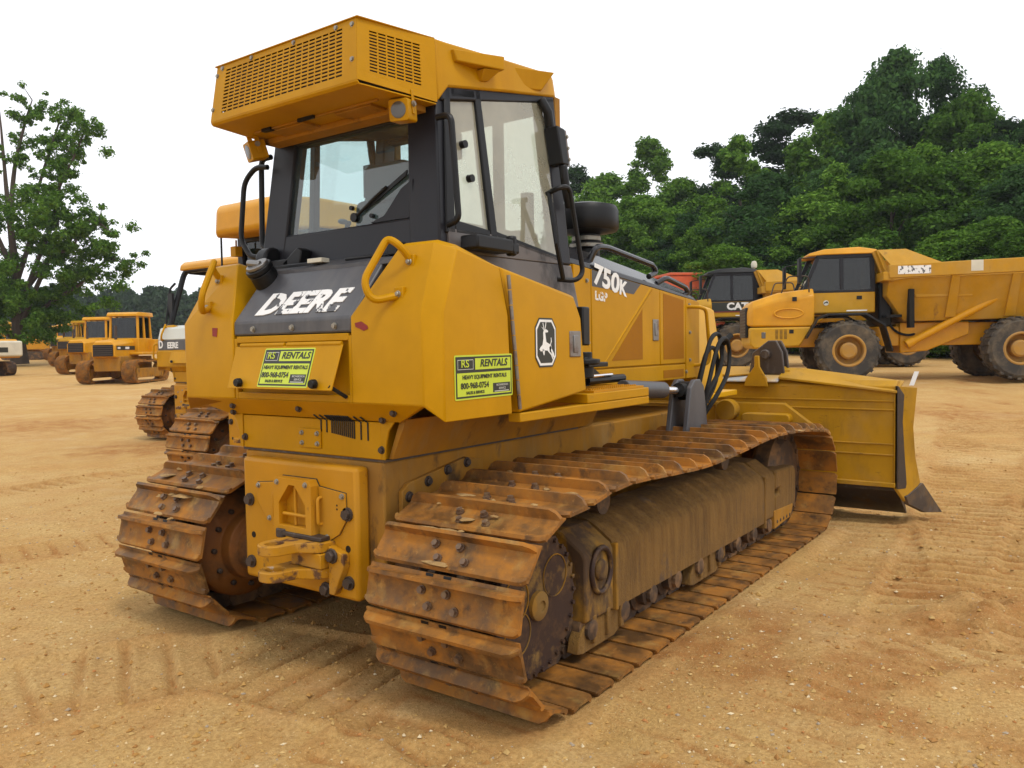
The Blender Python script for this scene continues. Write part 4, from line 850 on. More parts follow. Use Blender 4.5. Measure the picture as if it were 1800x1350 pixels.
# --- hood
def hsec(x, y, zb, zy, zt, yt): return [(x, -y, zb), (x, -y, zy), (x, -yt, zt), (x, yt, zt), (x, y, zy), (x, y, zb)]
mb = MB(); mb.loft([[(2.05, -.60, 1.42), (2.05, -.60, 2.262), (2.05, .60, 2.262), (2.05, .60, 1.42)], [(4.24, -.60, 1.40), (4.24, -.60, 2.075), (4.24, .60, 2.075), (4.24, .60, 1.40)]]); hd = mb.build('hood', ['yellow'], dz, .01)
zt = lambda x: 2.262 - (x - 2.05) * .0835
def hpanel(x0, x1, z0, s, name='hood_door', y=.60, e=.02, mats='yellow', bev=.006):
    mb = MB(); mb.prism([(x0, z0), (x1, z0), (x1, zt(x1) - .005), (x0, zt(x0) - .005)], 'y', s * (y - .02), s * (y + e)); return mb.build(name, [mats], hd, bev)
for s in (-1, 1):
    dA = hpanel(2.34, 3.435, 1.535, s); dB = hpanel(3.445, 3.945, 1.535, s); hpanel(2.10, 2.33, 1.48, s, 'hood_panel'); hpanel(3.955, 4.25, 1.40, s, 'hood_panel')
    mb = MB(); mb.prism([(2.34, 1.40), (3.945, 1.40), (3.945, 1.525), (2.34, 1.525)], 'y', s * .58, s * .618); lp = mb.build('hood_panel', ['yellow'], hd, .006)
    mb = MB(); mb.prism([(2.62, 1.585), (3.12, 1.585), (3.12, 1.975)], 'y', s * .6195, s * .6222); mb.build('screen', ['screen'], dA)
    mb = MB(); mb.prism([(3.50, 1.575), (3.90, 1.575), (3.90, 2.075), (3.50, 2.115)], 'y', s * .6195, s * .6222); mb.build('screen', ['screen'], dB)
    mb = MB(); mb.prism([(3.50, 1.42), (3.90, 1.42), (3.90, 1.485), (3.50, 1.485)], 'y', s * .6175, s * .6202); mb.build('screen', ['screen'], lp)
    # sloping crease and raised lower corner
    mb = MB(); mb.loft([[(2.50, s * .6195, 1.57), (2.54, s * .6195, 1.57), (3.30, s * .6195, 2.13), (3.26, s * .6195, 2.15)], [(2.515, s * .626, 1.575), (2.525, s * .626, 1.575), (3.285, s * .626, 2.14), (3.275, s * .626, 2.142)]]); mb.build('door_crease', ['yellow'], dA)
    mb = MB(); mb.b6(3.30, 3.40, min(s * .618, s * .628), max(s * .618, s * .628), 1.73, 1.90); mb.b6(3.325, 3.375, min(s * .626, s * .634), max(s * .626, s * .634), 1.77, 1.87); mb.build('latch', ['steel'], dA, .003)
    mb = MB(); mb.prism([(2.345, 2.115), (2.98, 2.085), (3.04, 2.13), (3.10, zt(3.1) - .008), (2.345, zt(2.345) - .008)], 'y', s * .6195, s * .6212); bnd = mb.build('charcoal_band', ['worn_band'], dA)
    xd = (1, 0, -.165) if s < 0 else (-1, 0, .165)
    text('750', .195, 'white', bnd, frame((2.555, s * .6225, 2.170), xd, (0, 0, 1)), bold=.006, sx=1.32, extr=.001); text('K', .15, 'white', bnd, frame((2.80 if s < 0 else 2.28, s * .6225, 2.118 if s < 0 else 2.205), xd, (0, 0, 1)), bold=.005, sx=1.15, extr=.001)
    text('LGP', .085, 'worn_white2', dA, frame((2.47, s * .6215, 2.045), (1, 0, -.05) if s < 0 else (-1, 0, .05), (0, 0, 1)), bold=.004, sx=1.2, extr=.001)
    mb = MB(); mb.tube(bend([(3.99, s * .60, 2.02), (4.02, s * .70, 2.02), (4.16, s * .72, 2.0), (4.24, s * .72, 1.60), (4.20, s * .72, 1.52), (4.12, s * .60, 1.51)], .05, 4), .016, 8); mb.build('hood_rail', ['yellow'], hd)
    mb = MB(); mb.tube(bend([(2.42, s * .56, 2.30), (2.44, s * .60, 2.40), (2.60, s * .60, 2.41), (3.36, s * .60, 2.335), (3.42, s * .60, 2.28), (3.28, s * .60, 2.24)], .05, 4), .023, 10); mb.tube(bend([(3.5, s * .56, 2.20), (3.6, s * .60, 2.25), (4.0, s * .60, 2.19), (4.05, s * .60, 2.14), (3.95, s * .56, 2.12)], .05, 4), .022, 10); mb.build('top_rail', ['gloss_black'], hd)
    mb = MB()
    for x, z in ((2.27, 2.15), (2.26, 1.95), (2.28, 1.72), (4.02, 2.04), (4.03, 1.80), (4.03, 1.56), (3.95, 1.46)): mb.bolt((x, s * .621, z), ('-' if s < 0 else '') + 'y', .012, .012, 0)
    mb.build('hood_bolts', ['bolt'], hd)
mb = MB(); mb.loft([hsec(2.06, .605, 2.258, 2.29, 2.405, .50), hsec(2.5, .605, 2.224, 2.26, 2.375, .50), hsec(3.3, .605, 2.158, 2.19, 2.29, .50), hsec(4.15, .605, 2.085, 2.11, 2.185, .50), hsec(4.26, .60, 2.07, 2.08, 2.11, .48)]); mb.build('hood_top', ['gloss_black'], hd, .02)
mb = MB(); mb.lathe([(.10, 2.30), (.10, 2.42), (.125, 2.43), (.125, 2.47), (.105, 2.48), (.105, 2.53), (.13, 2.54), (.23, 2.555), (.245, 2.58), (.245, 2.70), (.225, 2.74), (.12, 2.765), (.001, 2.77)], (2.72, -.36, 0), 'z', 32); pc = mb.build('air_precleaner', ['black'], hd)
mb = MB(); mb.lathe([(.108, 2.485), (.11, 2.487), (.11, 2.515), (.108, 2.517)], (2.72, -.36, 0), 'z', 28); mb.lathe([(.127, 2.435), (.129, 2.437), (.129, 2.46), (.127, 2.462)], (2.72, -.36, 0), 'z', 28); mb.build('clamp', ['bolt'], pc)
mb = MB(); mb.cyl((2.9, .30, 2.3), (2.9, .30, 2.95), .055, 16); mb.build('exhaust_stack', ['black'], hd)
# cowl between cab and hood
mb = MB(); mb.hexa([(1.75, -.80, 1.9), (2.06, -.60, 1.9), (2.06, .60, 1.9), (1.75, .80, 1.9)], [(1.74, -.74, 2.24), (2.06, -.58, 2.40), (2.06, .58, 2.40), (1.74, .74, 2.24)]); mb.build('cowl', ['cabdirty'], hd, .02)
mb = MB(); mb.b6(1.75, 2.10, -.64, .64, 1.40, 1.9); mb.build('side_body', ['yellow'], hd, .01)
for s in (-1, 1):
    mb = MB(); mb.b6(1.52, 1.60, min(s * .98, s * 1.035), max(s * .98, s * 1.035), 1.70, 1.93); mb.build('door_post', ['black'], dz, .01)
    for z in (1.74, 1.82, 1.90): pass
    mb = MB(); mb.lathe([(.06, 1.50), (.06, 1.58), (.10, 1.585), (.10, 1.615), (.05, 1.62), (.05, 1.66)], (1.72, s * .92, 0), 'z', 14); mb.b6(1.66, 1.90, min(s * .85, s * .99), max(s * .85, s * .99), 1.565, 1.595); mb.build('cab_isolator', ['black'], dz, .006)
# nose guard, in a brighter yellow
mb = MB()
mb.loft([[(4.26, -.60, 1.25), (4.26, .60, 1.25), (4.26, .56, 2.07), (4.26, -.56, 2.07)], [(4.70, -.60, 1.22), (4.70, .60, 1.22), (4.66, .56, 2.035), (4.66, -.56, 2.035)], [(5.0, -.56, 1.30), (5.0, .56, 1.30), (4.80, .54, 2.02), (4.80, -.54, 2.02)]])
ng = mb.build('nose_guard', ['yellow_b'], dz, .02)
mb = MB(); mb.b6(4.30, 5.25, -.60, .60, 1.18, 1.235); mb.build('nose_shelf', ['yellow_b'], ng, .01)
# --- fender step, cylinder, arm
for s in (-1, 1):
    y0, y1 = sorted((s * .62, s * 1.03))
    mb = MB(); mb.b6(1.57, 2.39, y0, y1, 1.352, 1.41)
    mb.hexa([(.87, s * 1.031, 1.300), (2.39, s * 1.031, 1.300), (2.39, s * .95, 1.300), (.87, s * .95, 1.300)], [(.87, s * 1.031, 1.350), (2.39, s * 1.031, 1.350), (2.39, s * .95, 1.350), (.87, s * .95, 1.350)])
    fd = mb.build('fender', ['yellow'], dz, .006)
    mb = MB(); mb.b6(1.66, 2.33, y0 + .01, y1 - .01, 1.411, 1.425)
    for i in range(22):
        for j in range(8): mb.cyl((1.69 + i * .028, y0 + .05 + j * .045, 1.425), (1.69 + i * .028, y0 + .05 + j * .045, 1.434), .009, 6)
    mb.build('step_plate', ['yellow_worn'], fd)
    mb = MB(); mb.b6(1.575, 1.70, y0 + .2, y1, 1.41, 1.48); mb.build('step_block', ['yellow'], fd, .006)
    mb = MB(); mb.cyl((1.75, s * .86, 1.50), (2.25, s * .82, 1.50), .012, 8, 1); mb.cyl((1.95, s * .80, 1.47), (2.45, s * .80, 1.47), .028, 10, 0); mb.prism([(1.75, 1.43), (1.85, 1.54), (2.1, 1.54), (2.2, 1.49), (2.0, 1.43)], 'y', s * .70, s * .78, 0); mb.build('gas_strut', ['black', 'chrome'], dz)
    # lift cylinder: barrel, chrome rod, clevis on the arm
    mb = MB(); mb.cyl((2.30, s * .88, 1.40), (2.92, s * .88, 1.36), .062, 18, 0); lc = mb.build('lift_cylinder', ['charcoal'], dz, .006)
    mb = MB(); mb.cyl((2.92, s * .88, 1.36), (3.25, s * .88, 1.338), .030, 14); mb.build('cylinder_rod', ['chrome'], lc)
    mb = MB(); mb.cyl((3.20, s * .88, 1.345), (3.32, s * .88, 1.335), .055, 14); mb.lathe([(.075, -.07), (.075, .07)], (3.36, s * .88, 1.33), 'y', 16); mb.build('rod_eye', ['rubber'], lc)
    mb = MB(); mb.prism([(3.10, .80), (3.62, .80), (3.50, 1.36), (3.42, 1.42), (3.32, 1.42), (3.24, 1.36)], 'y', s * .79, s * .83); mb.prism([(3.10, .80), (3.62, .80), (3.50, 1.36), (3.42, 1.42), (3.32, 1.42), (3.24, 1.36)], 'y', s * .93, s * .97); mb.build('arm_bracket', ['charcoal'], dz, .008)
# hoses looping up beside the nose
mb = MB()
for k, (dx, dy, h) in enumerate(((0, 0, 1.78), (.05, -.05, 1.74), (-.03, .03, 1.66))):
    mb.tube(catmull([(3.70 + dx, -.80 + dy, .85), (3.72 + dx, -.82 + dy, 1.25), (3.75 + dx, -.84 + dy, h - .35), (3.95 + dx, -.84 + dy, h - .06), (4.18 + dx, -.82 + dy, h), (4.32 + dx, -.80 + dy, h - .12), (4.22 + dx, -.82 + dy, h - .30), (3.95 + dx, -.84 + dy, h - .46), (3.82 + dx, -.80 + dy, 1.15), (3.8, -.70, .9)], 8), .019, 8)
mb.cyl((4.28, -.83, 1.70), (4.38, -.86, 1.77), .026, 10); mb.b6(3.66, 3.82, -.88, -.76, 1.20, 1.23)
mb.build('hydraulic_hoses', ['rubber'], dz)
# C-frame arms to the blade
mb = MB(); mb.b6(2.9, 5.45, -.55, -.35, .45, .80); mb.b6(2.9, 5.45, .35, .55, .45, .80); mb.b6(5.05, 5.5, -.56, .56, .46, .79)
mb.build('push_frame', ['yellow_dirty'], dz, .015)

# --- blade (straight across the machine)
def bprof(k=0):
    return [(5.46, .34), (5.46, 1.28), (5.53, 1.33), (5.64, 1.33), (5.62, 1.15), (5.60, .90), (5.62, .65), (5.70, .40), (5.82, .20), (5.76, .18), (5.62, .30)]
mb = MB(); mb.prism(bprof(), 'y', -2.02, 2.02); bl = mb.build('blade', ['bladeyel'], dz, .01)
BK = 5.46
for z in (1.14, 1.06, .74, .64):     # weld ribs / plate laps on the back
    mb = MB(); mb.b6(BK - .012, BK + .004, -2.02, 2.02, z - .006, z + .006); mb.build('back_rib', ['bladeyel'], bl, .003)
mb = MB(); mb.b6(BK - .05, BK + .02, -2.02, 2.02, .345, .385); mb.build('lower_ledge', ['bladeyel'], bl, .004)
mb = MB(); mb.prism([(5.50, .345), (5.80, .20), (5.97, .02), (5.93, .02), (5.70, .16), (5.50, .30)], 'y', -2.03, 2.03); mb.build('cutting_edge', ['bladesteel'], bl, .004)
# trapezoid stiffener behind the track
mb = MB(); mb.prism([(-.30, 1.10), (-1.02, 1.10), (-1.40, .82), (-1.40, .55), (-.30, .55)], 'x', BK - .05, BK + .002); mb.build('stiffener_plate', ['bladeyel'], bl, .015)
mb = MB(); mb.prism(rrect(-1.10, -.62, .90, 1.00, .04, 3), 'x', BK - .16, BK - .045); mb.lathe([(.11, -.18), (.11, -.04)], (BK, -.46, 1.02), 'x', 18); mb.build('trunnion_block', ['bladeyel'], bl, .012)
# sloping top spill plates
for s in (-1, 1):
    mb = MB(); T = [(5.43, s * .95, 1.335), (5.43, s * 2.03, 1.215), (5.66, s * 2.05, 1.30), (5.66, s * 1.15, 1.415), (5.66, s * .95, 1.42)]
    mb.loft([T, [(x, y, z + .022) for x, y, z in T]]); mb.build('spill_plate', ['bladeyel'], bl, .004)
T = [(5.42, -.95, 1.30), (5.42, .95, 1.30), (5.68, .95, 1.425), (5.68, -.95, 1.425)]
mb = MB(); mb.loft([T, [(x, y, z + .02) for x, y, z in T]]); mb.build('top_plate', ['blueworn'], bl, .01)
mb = MB(); T = [(5.46, -.42, 1.352), (5.58, -1.02, 1.405), (5.66, -.95, 1.44), (5.66, -.30, 1.44), (5.50, -.28, 1.375)]; mb.loft([T, [(x, y, z + .016) for x, y, z in T]]); mb.build('wear_pad', ['bladeyel'], bl, .003)
# tilt / lift bracket
mb = MB(); mb.prism([(-.62, 1.26), (-.86, 1.26), (-.85, 1.34), (-.78, 1.46), (-.775, 1.57), (-.73, 1.57), (-.725, 1.46), (-.64, 1.34)], 'x', 5.37, 5.405); br = mb.build('lift_bracket', ['bladeyel'], bl, .008)
mb = MB()
for dx in (0, .16): mb.prism([(-.62, 1.38), (-.98, 1.38), (-.96, 1.60), (-.90, 1.72), (-.82, 1.72), (-.66, 1.60)], 'x', 5.52 + dx, 5.56 + dx)
mb.lathe([(.05, -.05), (.05, .28)], (5.52, -.80, 1.58), 'x', 12); mb.build('lug_plates', ['bladesteel'], br, .01)
# side plates flaring outward, with end bits
for s in (-1, 1):
    B_ = [(5.44, 2.035, 1.28), (5.44, 2.035, .33), (5.52, 2.10, .20), (5.80, 2.20, .085), (6.05, 2.31, .055)]
    F_ = [(5.62, 2.17, 1.262), (5.55, 2.15, .90), (5.60, 2.16, .62), (5.75, 2.18, .36), (6.06, 2.315, .075)]
    mb = MB(); secs = [B_[:3] + [F_[3], F_[2], F_[1], F_[0]]]
    a = [(x, s * y, z) for x, y, z in secs[0]]; b = [(x, s * (y - .03), z) for x, y, z in secs[0]]; mb.loft([a, b])
    sp_ = mb.build('side_plate', ['bladeyel'], bl, .004)
    mb = MB(); E1 = [(5.50, 2.105, .26), (5.52, 2.12, .185), (5.80, 2.215, .07), (6.06, 2.325, .04), (5.77, 2.20, .355)]
    mb.loft([[(x, s * y, z) for x, y, z in E1], [(x, s * (y - .04), z) for x, y, z in E1]]); mb.build('end_bit', ['bladesteel'], sp_, .004)
    mb = MB(); E2 = [(5.44, 2.042, 1.285), (5.44, 2.042, .33), (5.53, 2.105, .33), (5.50, 2.09, .62), (5.475, 2.075, .95), (5.49, 2.085, 1.20)]
    mb.loft([[(x, s * y, z) for x, y, z in E2], [(x, s * (y - .03), z) for x, y, z in E2]]); mb.build('wear_strip', ['bladesteel'], sp_, .004)
mb = MB(); T = [(5.62, -2.14, 1.28), (5.62, -2.10, 1.28), (5.64, -2.14, 1.41), (5.64, -2.18, 1.41)]; mb.loft([T, [(x + .003, y, z) for x, y, z in T]]); tagp = mb.build('lot_tag', ['white'], bl)
# ------------------------------------------------------------------ second and third dozer of the row (same make, parked alongside)
def cab_shell(root, mats, x0=.60, x1=1.75, hw=.68, z0=2.2, z1=3.05, roof=None, post=.10):
    """open post cab with panes; each pane and post is a part"""
    c = MB()
    for s in (-1, 1):
        for x in (x0, (x0 + x1) / 2, x1 - post): c.b6(x, x + post, min(s * hw, s * (hw - post)), max(s * hw, s * (hw - post)), z0, z1)
    for z in (z0, z1 - .08): c.b6(x0 + .01, x1 - .01, -hw + .01, hw - .01, z, z + .08)
    f = c.build('cab', mats, root, .012)
    mid = (x0 + x1) / 2
    for s in (-1, 1):
        for a, b in ((x0 + post, mid), (mid + post, x1 - post)):
            m_ = MB(); m_.b6(a, b, min(s * (hw - .05), s * (hw - .045)), max(s * (hw - .05), s * (hw - .045)), z0 + .08, z1 - .08); m_.build('side_window', ['glass_dark'], f)
    for x, n_ in ((x0 + .04, 'rear_window'), (x1 - .05, 'windscreen')):
        m_ = MB(); m_.b6(x, x + .005, -hw + post, hw - post, z0 + .08, z1 - .08); m_.build(n_, ['glass_dark'], f)
    m_ = MB(); m_.prism([(x0 + .35, z0), (x0 + .75, z0), (x0 + .75, z0 + .15), (x0 + .5, z0 + .15), (x0 + .45, z0 + .6), (x0 + .35, z0 + .6)], 'y', -.25, .25); m_.build('seat', ['seat'], f, .03)
    return f
skip = ('cab', 'roof', 'rental_sticker', 'red_paint_patch', 'mud_clods', 'lettering', 'deer_badge', 'lot_tag', 'hydraulic_hoses')
dB_ = copy_tree(dz, None, skip); dB_.location = (3.0, 4.47, 0)
dB_['label'] = 'yellow bulldozer with plain rounded cab roof directly behind the foreground bulldozer'
cab_shell(dB_, ['cabgrey'], z1=3.12, hw=.70)
mb = MB(); mb.loft([[(x, -y, z0), (x, -y * .93, z1), (x, y * .93, z1), (x, y, z0)] for x, y, z0, z1 in ((.16, .50, 3.10, 3.36), (.24, .60, 3.06, 3.44), (.75, .70, 3.10, 3.47), (1.75, .72, 3.16, 3.47), (1.88, .66, 3.20, 3.40))]); rB = mb.build('roof', ['adt_yellow'], dB_, .04, seg=4)
mb = MB(); mb.cyl((.32, .62, 2.2), (.32, .62, 3.08), .012, 8); mb.build('antenna', ['black'], dB_)
mb = MB(); mb.cyl((.50, .58, 3.06), (.50, .58, 2.9), .012, 8); mb.b6(.45, .55, .53, .63, 2.86, 2.98); mb.build('work_lamp', ['yellow'], rB, .01)
dC_ = copy_tree(dz, None, skip + ('fuel_filler', 'tank_panel')); dC_.location = (5.75, 10.12, 0)
dC_['label'] = 'yellow bulldozer with white lettering on a dark band, behind the other two rear-on ones'
mb = MB(); mb.prism([(.195, 1.74), (.195, 1.93), (.75, 1.93), (.75, 1.74)], 'y', -1.0, .90); bnd = mb.build('letter_band', ['charcoal'], dC_, .008)
text('D', .20, 'white', bnd, frame((.193, .80, 1.845), (0, -1, 0), (0, 0, 1)), bold=.007, extr=.002); text('EERE', .155, 'white', bnd, frame((.193, .40, 1.828), (0, -1, 0), (0, 0, 1)), bold=.006, extr=.002, sx=1.1)
mb = MB(); mb.prism([(.20, 1.932), (.26, 2.16), (.60, 2.22), (.75, 2.22), (.75, 1.932)], 'y', -.90, .92); mb.build('tank_panel', ['silver'], dC_, .02)
mb = MB(); mb.b6(.19, .8, -.96, .96, 1.42, 1.738); mb.build('tank_rear', ['yellow'], dC_, .02)
mb = MB()      # rounded roll frame with a yellow top
def hoop(y0, y1, z0, z1, lean): return bend([(.62 + lean, y0, z0), (.85, y0 - .02, z1), (.85, y1, z1), (.62 + lean, y1, z0)], .16, 5)
mb.tube(hoop(.98, -.98, 2.16, 3.30, -.12), .055, 8); mb.tube([(p[0] + 1.0, p[1], p[2]) for p in hoop(.80, -.80, 2.16, 3.28, .1)], .05, 8)
for y in (.80, -.80): mb.tube([(.85, y, 3.27), (1.85, y, 3.25)], .045, 8)
fC = mb.build('roll_frame', ['black'], dC_)
mb = MB(); mb.loft([[(x, -y, z0), (x, -y * .95, z1), (x, y * .95, z1), (x, y, z0)] for x, y, z0, z1 in ((.74, .98, 3.30, 3.40), (.85, 1.04, 3.30, 3.47), (1.9, .92, 3.30, 3.50), (2.0, .85, 3.32, 3.42))]); mb.build('roof', ['adt_yellow'], dC_, .03, seg=3)
mb = MB(); mb.tube(bend([(.50, 1.0, 2.12), (.50, 1.12, 2.2), (.62, 1.12, 2.95), (.66, 1.0, 3.05)], .06, 4), .022, 8); mb.b6(.55, .60, .95, 1.10, 2.35, 2.85); mb.build('mirror', ['black'], dC_)
mb = MB(); mb.b6(.9, 1.5, -.3, .3, 2.1, 2.6); mb.build('seat', ['seat'], dC_, .05)
mb = MB(); mb.tube(bend([(.26, .90, 1.86), (.15, .97, 1.86), (.14, .98, 1.58), (.26, .92, 1.56)], .05, 4), .018, 8); mb.build('grab_handle', ['yellow'], dC_)

# ------------------------------------------------------------------ far machines
def oval(L, h, n=12):
    r = h / 2; return arc((r, r), r, 90, 270, n) + arc((L - r, r), r, 270, 450, n)
def far_dozer(loc, rz, label, hood='adt_yellow', scale=1.0, canopy=False, sign=True):
    """older dozer, built nose forward along +x; nose at x = 3.6"""
    r = empty('bulldozer', loc, rz, label, 'bulldozer'); r.scale = (scale,) * 3
    for s in (-1, 1):
        mb = MB(); o = oval(3.1, .95, 10); mb.ring([(x + .3, z) for x, z in o], [(x * .93 + .41, z * .86 + .066) for x, z in o], 'y', s * .75, s * 1.30)
        L_ = len(o)
        for i in range(0, 60):      # grouser bars round the loop
            k = i / 60 * L_; a, b = o[int(k) % L_], o[(int(k) + 1) % L_]; f = k - int(k); p = (a[0] + (b[0] - a[0]) * f + .3, a[1] + (b[1] - a[1]) * f); c = (1.85, .475)
            d = Vector((p[0] - c[0], 0, p[1] - c[1])); d = Vector((0 if .78 < p[0] < 2.9 else d.x, 0, d.z)).normalized()
            t_ = Vector((-d.z, 0, d.x)) * .018; q = Vector((p[0], 0, p[1]))
            mb.hexa([q + t_ + Vector((0, s * .75, 0)), q + t_ + Vector((0, s * 1.3, 0)), q - t_ + Vector((0, s * 1.3, 0)), q - t_ + Vector((0, s * .75, 0))], [q + t_ + d * .06 + Vector((0, s * .75, 0)), q + t_ + d * .06 + Vector((0, s * 1.3, 0)), q - t_ + d * .06 + Vector((0, s * 1.3, 0)), q - t_ + d * .06 + Vector((0, s * .75, 0))])
        mb.build('track', ['track'], r)
        mb = MB(); mb.b6(.7, 3.0, min(s * .85, s * 1.22), max(s * .85, s * 1.22), .2, .62)
        for x in (.78, 2.92): mb.lathe([(.36, -.1), (.36, .1)], (x, s * 1.03, .475), 'y', 24)
        mb.build('track_frame', ['yellow_dirty'], r, .02)
    mb = MB(); mb.b6(.5, 3.2, -.6, .6, .5, 1.15); mb.build('main_case', ['yellow_dirty'], r, .02)
    mb = MB(); mb.loft([[(x, -.52, z0), (x, -.52, z1 - .18), (x, -.36, z1), (x, .36, z1), (x, .52, z1 - .18), (x, .52, z0)] for x, z0, z1 in ((1.5, 1.1, 1.98), (3.35, 1.1, 1.82), (3.45, 1.15, 1.76))]); h = mb.build('hood', [hood], r, .02)
    if sign:
        for s in (-1, 1):
            mb = MB(); mb.b6(1.75, 3.32, min(s * .521, s * .527), max(s * .521, s * .527), 1.42, 1.60); mb.b6(2.3, 2.62, min(s * .526, s * .530), max(s * .526, s * .530), 1.46, 1.56, 1); mb.b6(3.02, 3.24, min(s * .526, s * .530), max(s * .526, s * .530), 1.47, 1.55, 1); mb.build('black_stripe', ['ink', 'white'], h)
    mb = MB(); mb.b6(3.45, 3.49, -.44, .44, 1.15, 1.65)
    mb.build('grille', ['black'], h)
    for k in range(5):
        mb = MB(); mb.b6(3.491, 3.51, -.42, .42, 1.20 + .09 * k, 1.235 + .09 * k); mb.build('grille_bar', ['boltdark'], h)
    for s in (-1, 1):
        mb = MB(); mb.b6(.55, 2.3, min(s * .5, s * 1.1), max(s * .5, s * 1.1), 1.2, 1.32); mb.b6(.45, .9, min(s * .45, s * 1.0), max(s * .45, s * 1.0), 1.2, 1.9); mb.build('fender', ['adt_yellow'], r, .03)
    mb = MB(); mb.cyl((2.6, .1, 1.8), (2.6, .1, 2.5), .06, 12); mb.build('exhaust_stack', ['boltdark'], h)
    c = MB()
    for s in (-1, 1):
        for x, xt in ((.55, .62), (1.15, 1.15), (1.75, 1.62)): c.hexa([(x, s * .72, 1.3), (x + .1, s * .72, 1.3), (x + .1, s * .62, 1.3), (x, s * .62, 1.3)], [(xt, s * .66, 2.95), (xt + .1, s * .66, 2.95), (xt + .1, s * .56, 2.95), (xt, s * .56, 2.95)])
    c.b6(.57, 1.83, -.70, .70, 1.3, 1.95) if not canopy else c.b6(.57, 1.2, -.70, .70, 1.3, 1.8)
    cf = c.build('cab', [hood], r, .02)
    if not canopy:
        for s in (-1, 1):
            for a, b in ((.68, 1.14), (1.27, 1.68)): mb = MB(); mb.b6(a, b, min(s * .62, s * .625), max(s * .62, s * .625), 1.96, 2.88); mb.build('side_window', ['glass_dark'], cf)
        for x in (.66, 1.70): mb = MB(); mb.b6(x, x + .01, -.58, .58, 1.96, 2.88); mb.build('windscreen', ['glass_dark'], cf)
    mb = MB(); mb.b6(1.0, 1.4, -.25, .25, 1.9, 2.1); mb.b6(.95, 1.05, -.25, .25, 2.1, 2.6); mb.build('seat', ['seat'], cf, .03)
    mb = MB(); mb.loft([[(x, -y, 2.94), (x, -y * .96, z1), (x, y * .96, z1), (x, y, 2.94)] for x, y, z1 in ((.42, .70, 3.06), (.55, .76, 3.12), (1.75, .76, 3.12), (1.9, .70, 3.04))]); mb.build('roof', [hood], r, .02)
    return r
def yaw_to(px, deg):      # heading measured from 'towards the camera', + = nose turned to the image left
    u_ = 10.0; p = at(px, u_); d = Vector((CAM[0] - p.x, CAM[1] - p.y)); return math.atan2(d.y, d.x) - math.radians(deg)
g_ = 'bulldozers parked along the left side of the yard'
for px, u_, dg, lab, kw in ((256, 38, 28, 'yellow bulldozer with boxy cab and black hood stripe, nearest of the far left row', {}),
                            (205, 47, 34, 'yellow bulldozer with flat roofed cab, second in the far left row', dict(sign=False)),
                            (176, 58, 38, 'yellow bulldozer with open canopy, third in the far left row', dict(canopy=True, hood='adt_tan', sign=False)),
                            (152, 71, 40, 'dull yellow bulldozer, fourth in the far left row', dict(hood='adt_tan', sign=False)),
                            (136, 86, 45, 'small distant yellow bulldozer, fifth in the far left row', dict(sign=False)), (122, 104, 48, 'tiny distant bulldozer, sixth in the far left row', dict(sign=False, hood='adt_tan')), (112, 124, 50, 'tiny distant bulldozer nearest the red container', dict(sign=False))):
    d = far_dozer(at(px, u_), yaw_to(px, dg), lab, **kw); d['group'] = g_
def excavator(loc, rz, label, body, scale=1.0):
    r = empty('excavator', loc, rz, label, 'excavator'); r.scale = (scale,) * 3
    for s in (-1, 1):
        mb = MB(); o = oval(3.9, .8, 10); mb.prism([(x - 1.95, z) for x, z in o], 'y', s * .85, s * 1.4); mb.build('track', ['chain'], r, .02)
    mb = MB(); mb.b6(-.9, .9, -.9, .9, .55, .95); mb.build('turntable', ['yellow_dirty'], r, .05)
    mb = MB(); mb.loft([[(x, -1.3, .98), (x, -1.3, z1), (x, 1.3, z1), (x, 1.3, .98)] for x, z1 in ((-2.5, 1.75), (-2.2, 2.0), (-.2, 2.0), (.1, 1.6), (1.3, 1.5))]); mb.build('house', [body], r, .06)
    mb = MB(); mb.loft([[(x, -1.32, 1.05), (x, -1.32, 1.9), (x, 1.32, 1.9), (x, 1.32, 1.05)] for x in (-2.72, -2.5)]); cw = mb.build('counterweight', ['cream'], r, .10, seg=3)
    mb = MB(); mb.b6(-2.728, -2.71, -.5, .5, 1.28, 1.55); mb.build('dark_lettering_panel', ['ink'], cw)
    mb = MB(); mb.b6(.1, 1.6, .35, 1.3, 1.2, 1.9); mb.b6(.15, .27, .38, .48, 1.9, 2.9); mb.b6(1.4, 1.5, .38, .48, 1.9, 2.9); mb.b6(.15, .27, 1.17, 1.27, 1.9, 2.9); mb.b6(1.4, 1.5, 1.17, 1.27, 1.9, 2.9); mb.b6(.1, 1.55, .35, 1.3, 2.88, 3.0); cb_ = mb.build('cab', [body], r, .04)
    mb = MB(); mb.b6(.25, 1.42, .44, 1.22, 1.9, 2.87); mb.build('cab_glass', ['glass_dark'], cb_)
    mb = MB(); mb.prism([(.9, 1.5), (1.3, 1.3), (3.0, 3.6), (5.2, 3.5), (5.3, 3.8), (3.1, 4.2), (2.6, 4.0)], 'y', -.25, .15); bm_ = mb.build('boom', [body], r, .03)
    mb = MB(); mb.prism([(5.0, 4.0), (5.3, 4.0), (5.6, 3.4), (4.6, 1.2), (4.35, 1.3)], 'y', -.2, .1); mb.build('stick', [body], bm_, .03)
    mb = MB(); mb.prism([(4.3, 1.3), (4.7, 1.3), (4.9, .6), (4.3, .3), (3.8, .5), (4.1, .8)], 'y', -.6, .5); mb.build('bucket', ['bladesteel'], bm_, .03)
    return r
ge = 'excavators parked beyond the big tree'
excavator(at(-52, 44), yaw_to(0, 150), 'excavator with pale counterweight at the left edge, its boom out of frame', 'adt_yellow')['group'] = ge
excavator(at(50, 72), yaw_to(40, 110), 'yellow excavator with pale counterweight just right of the big tree trunk', 'adt_yellow', .9)['group'] = ge
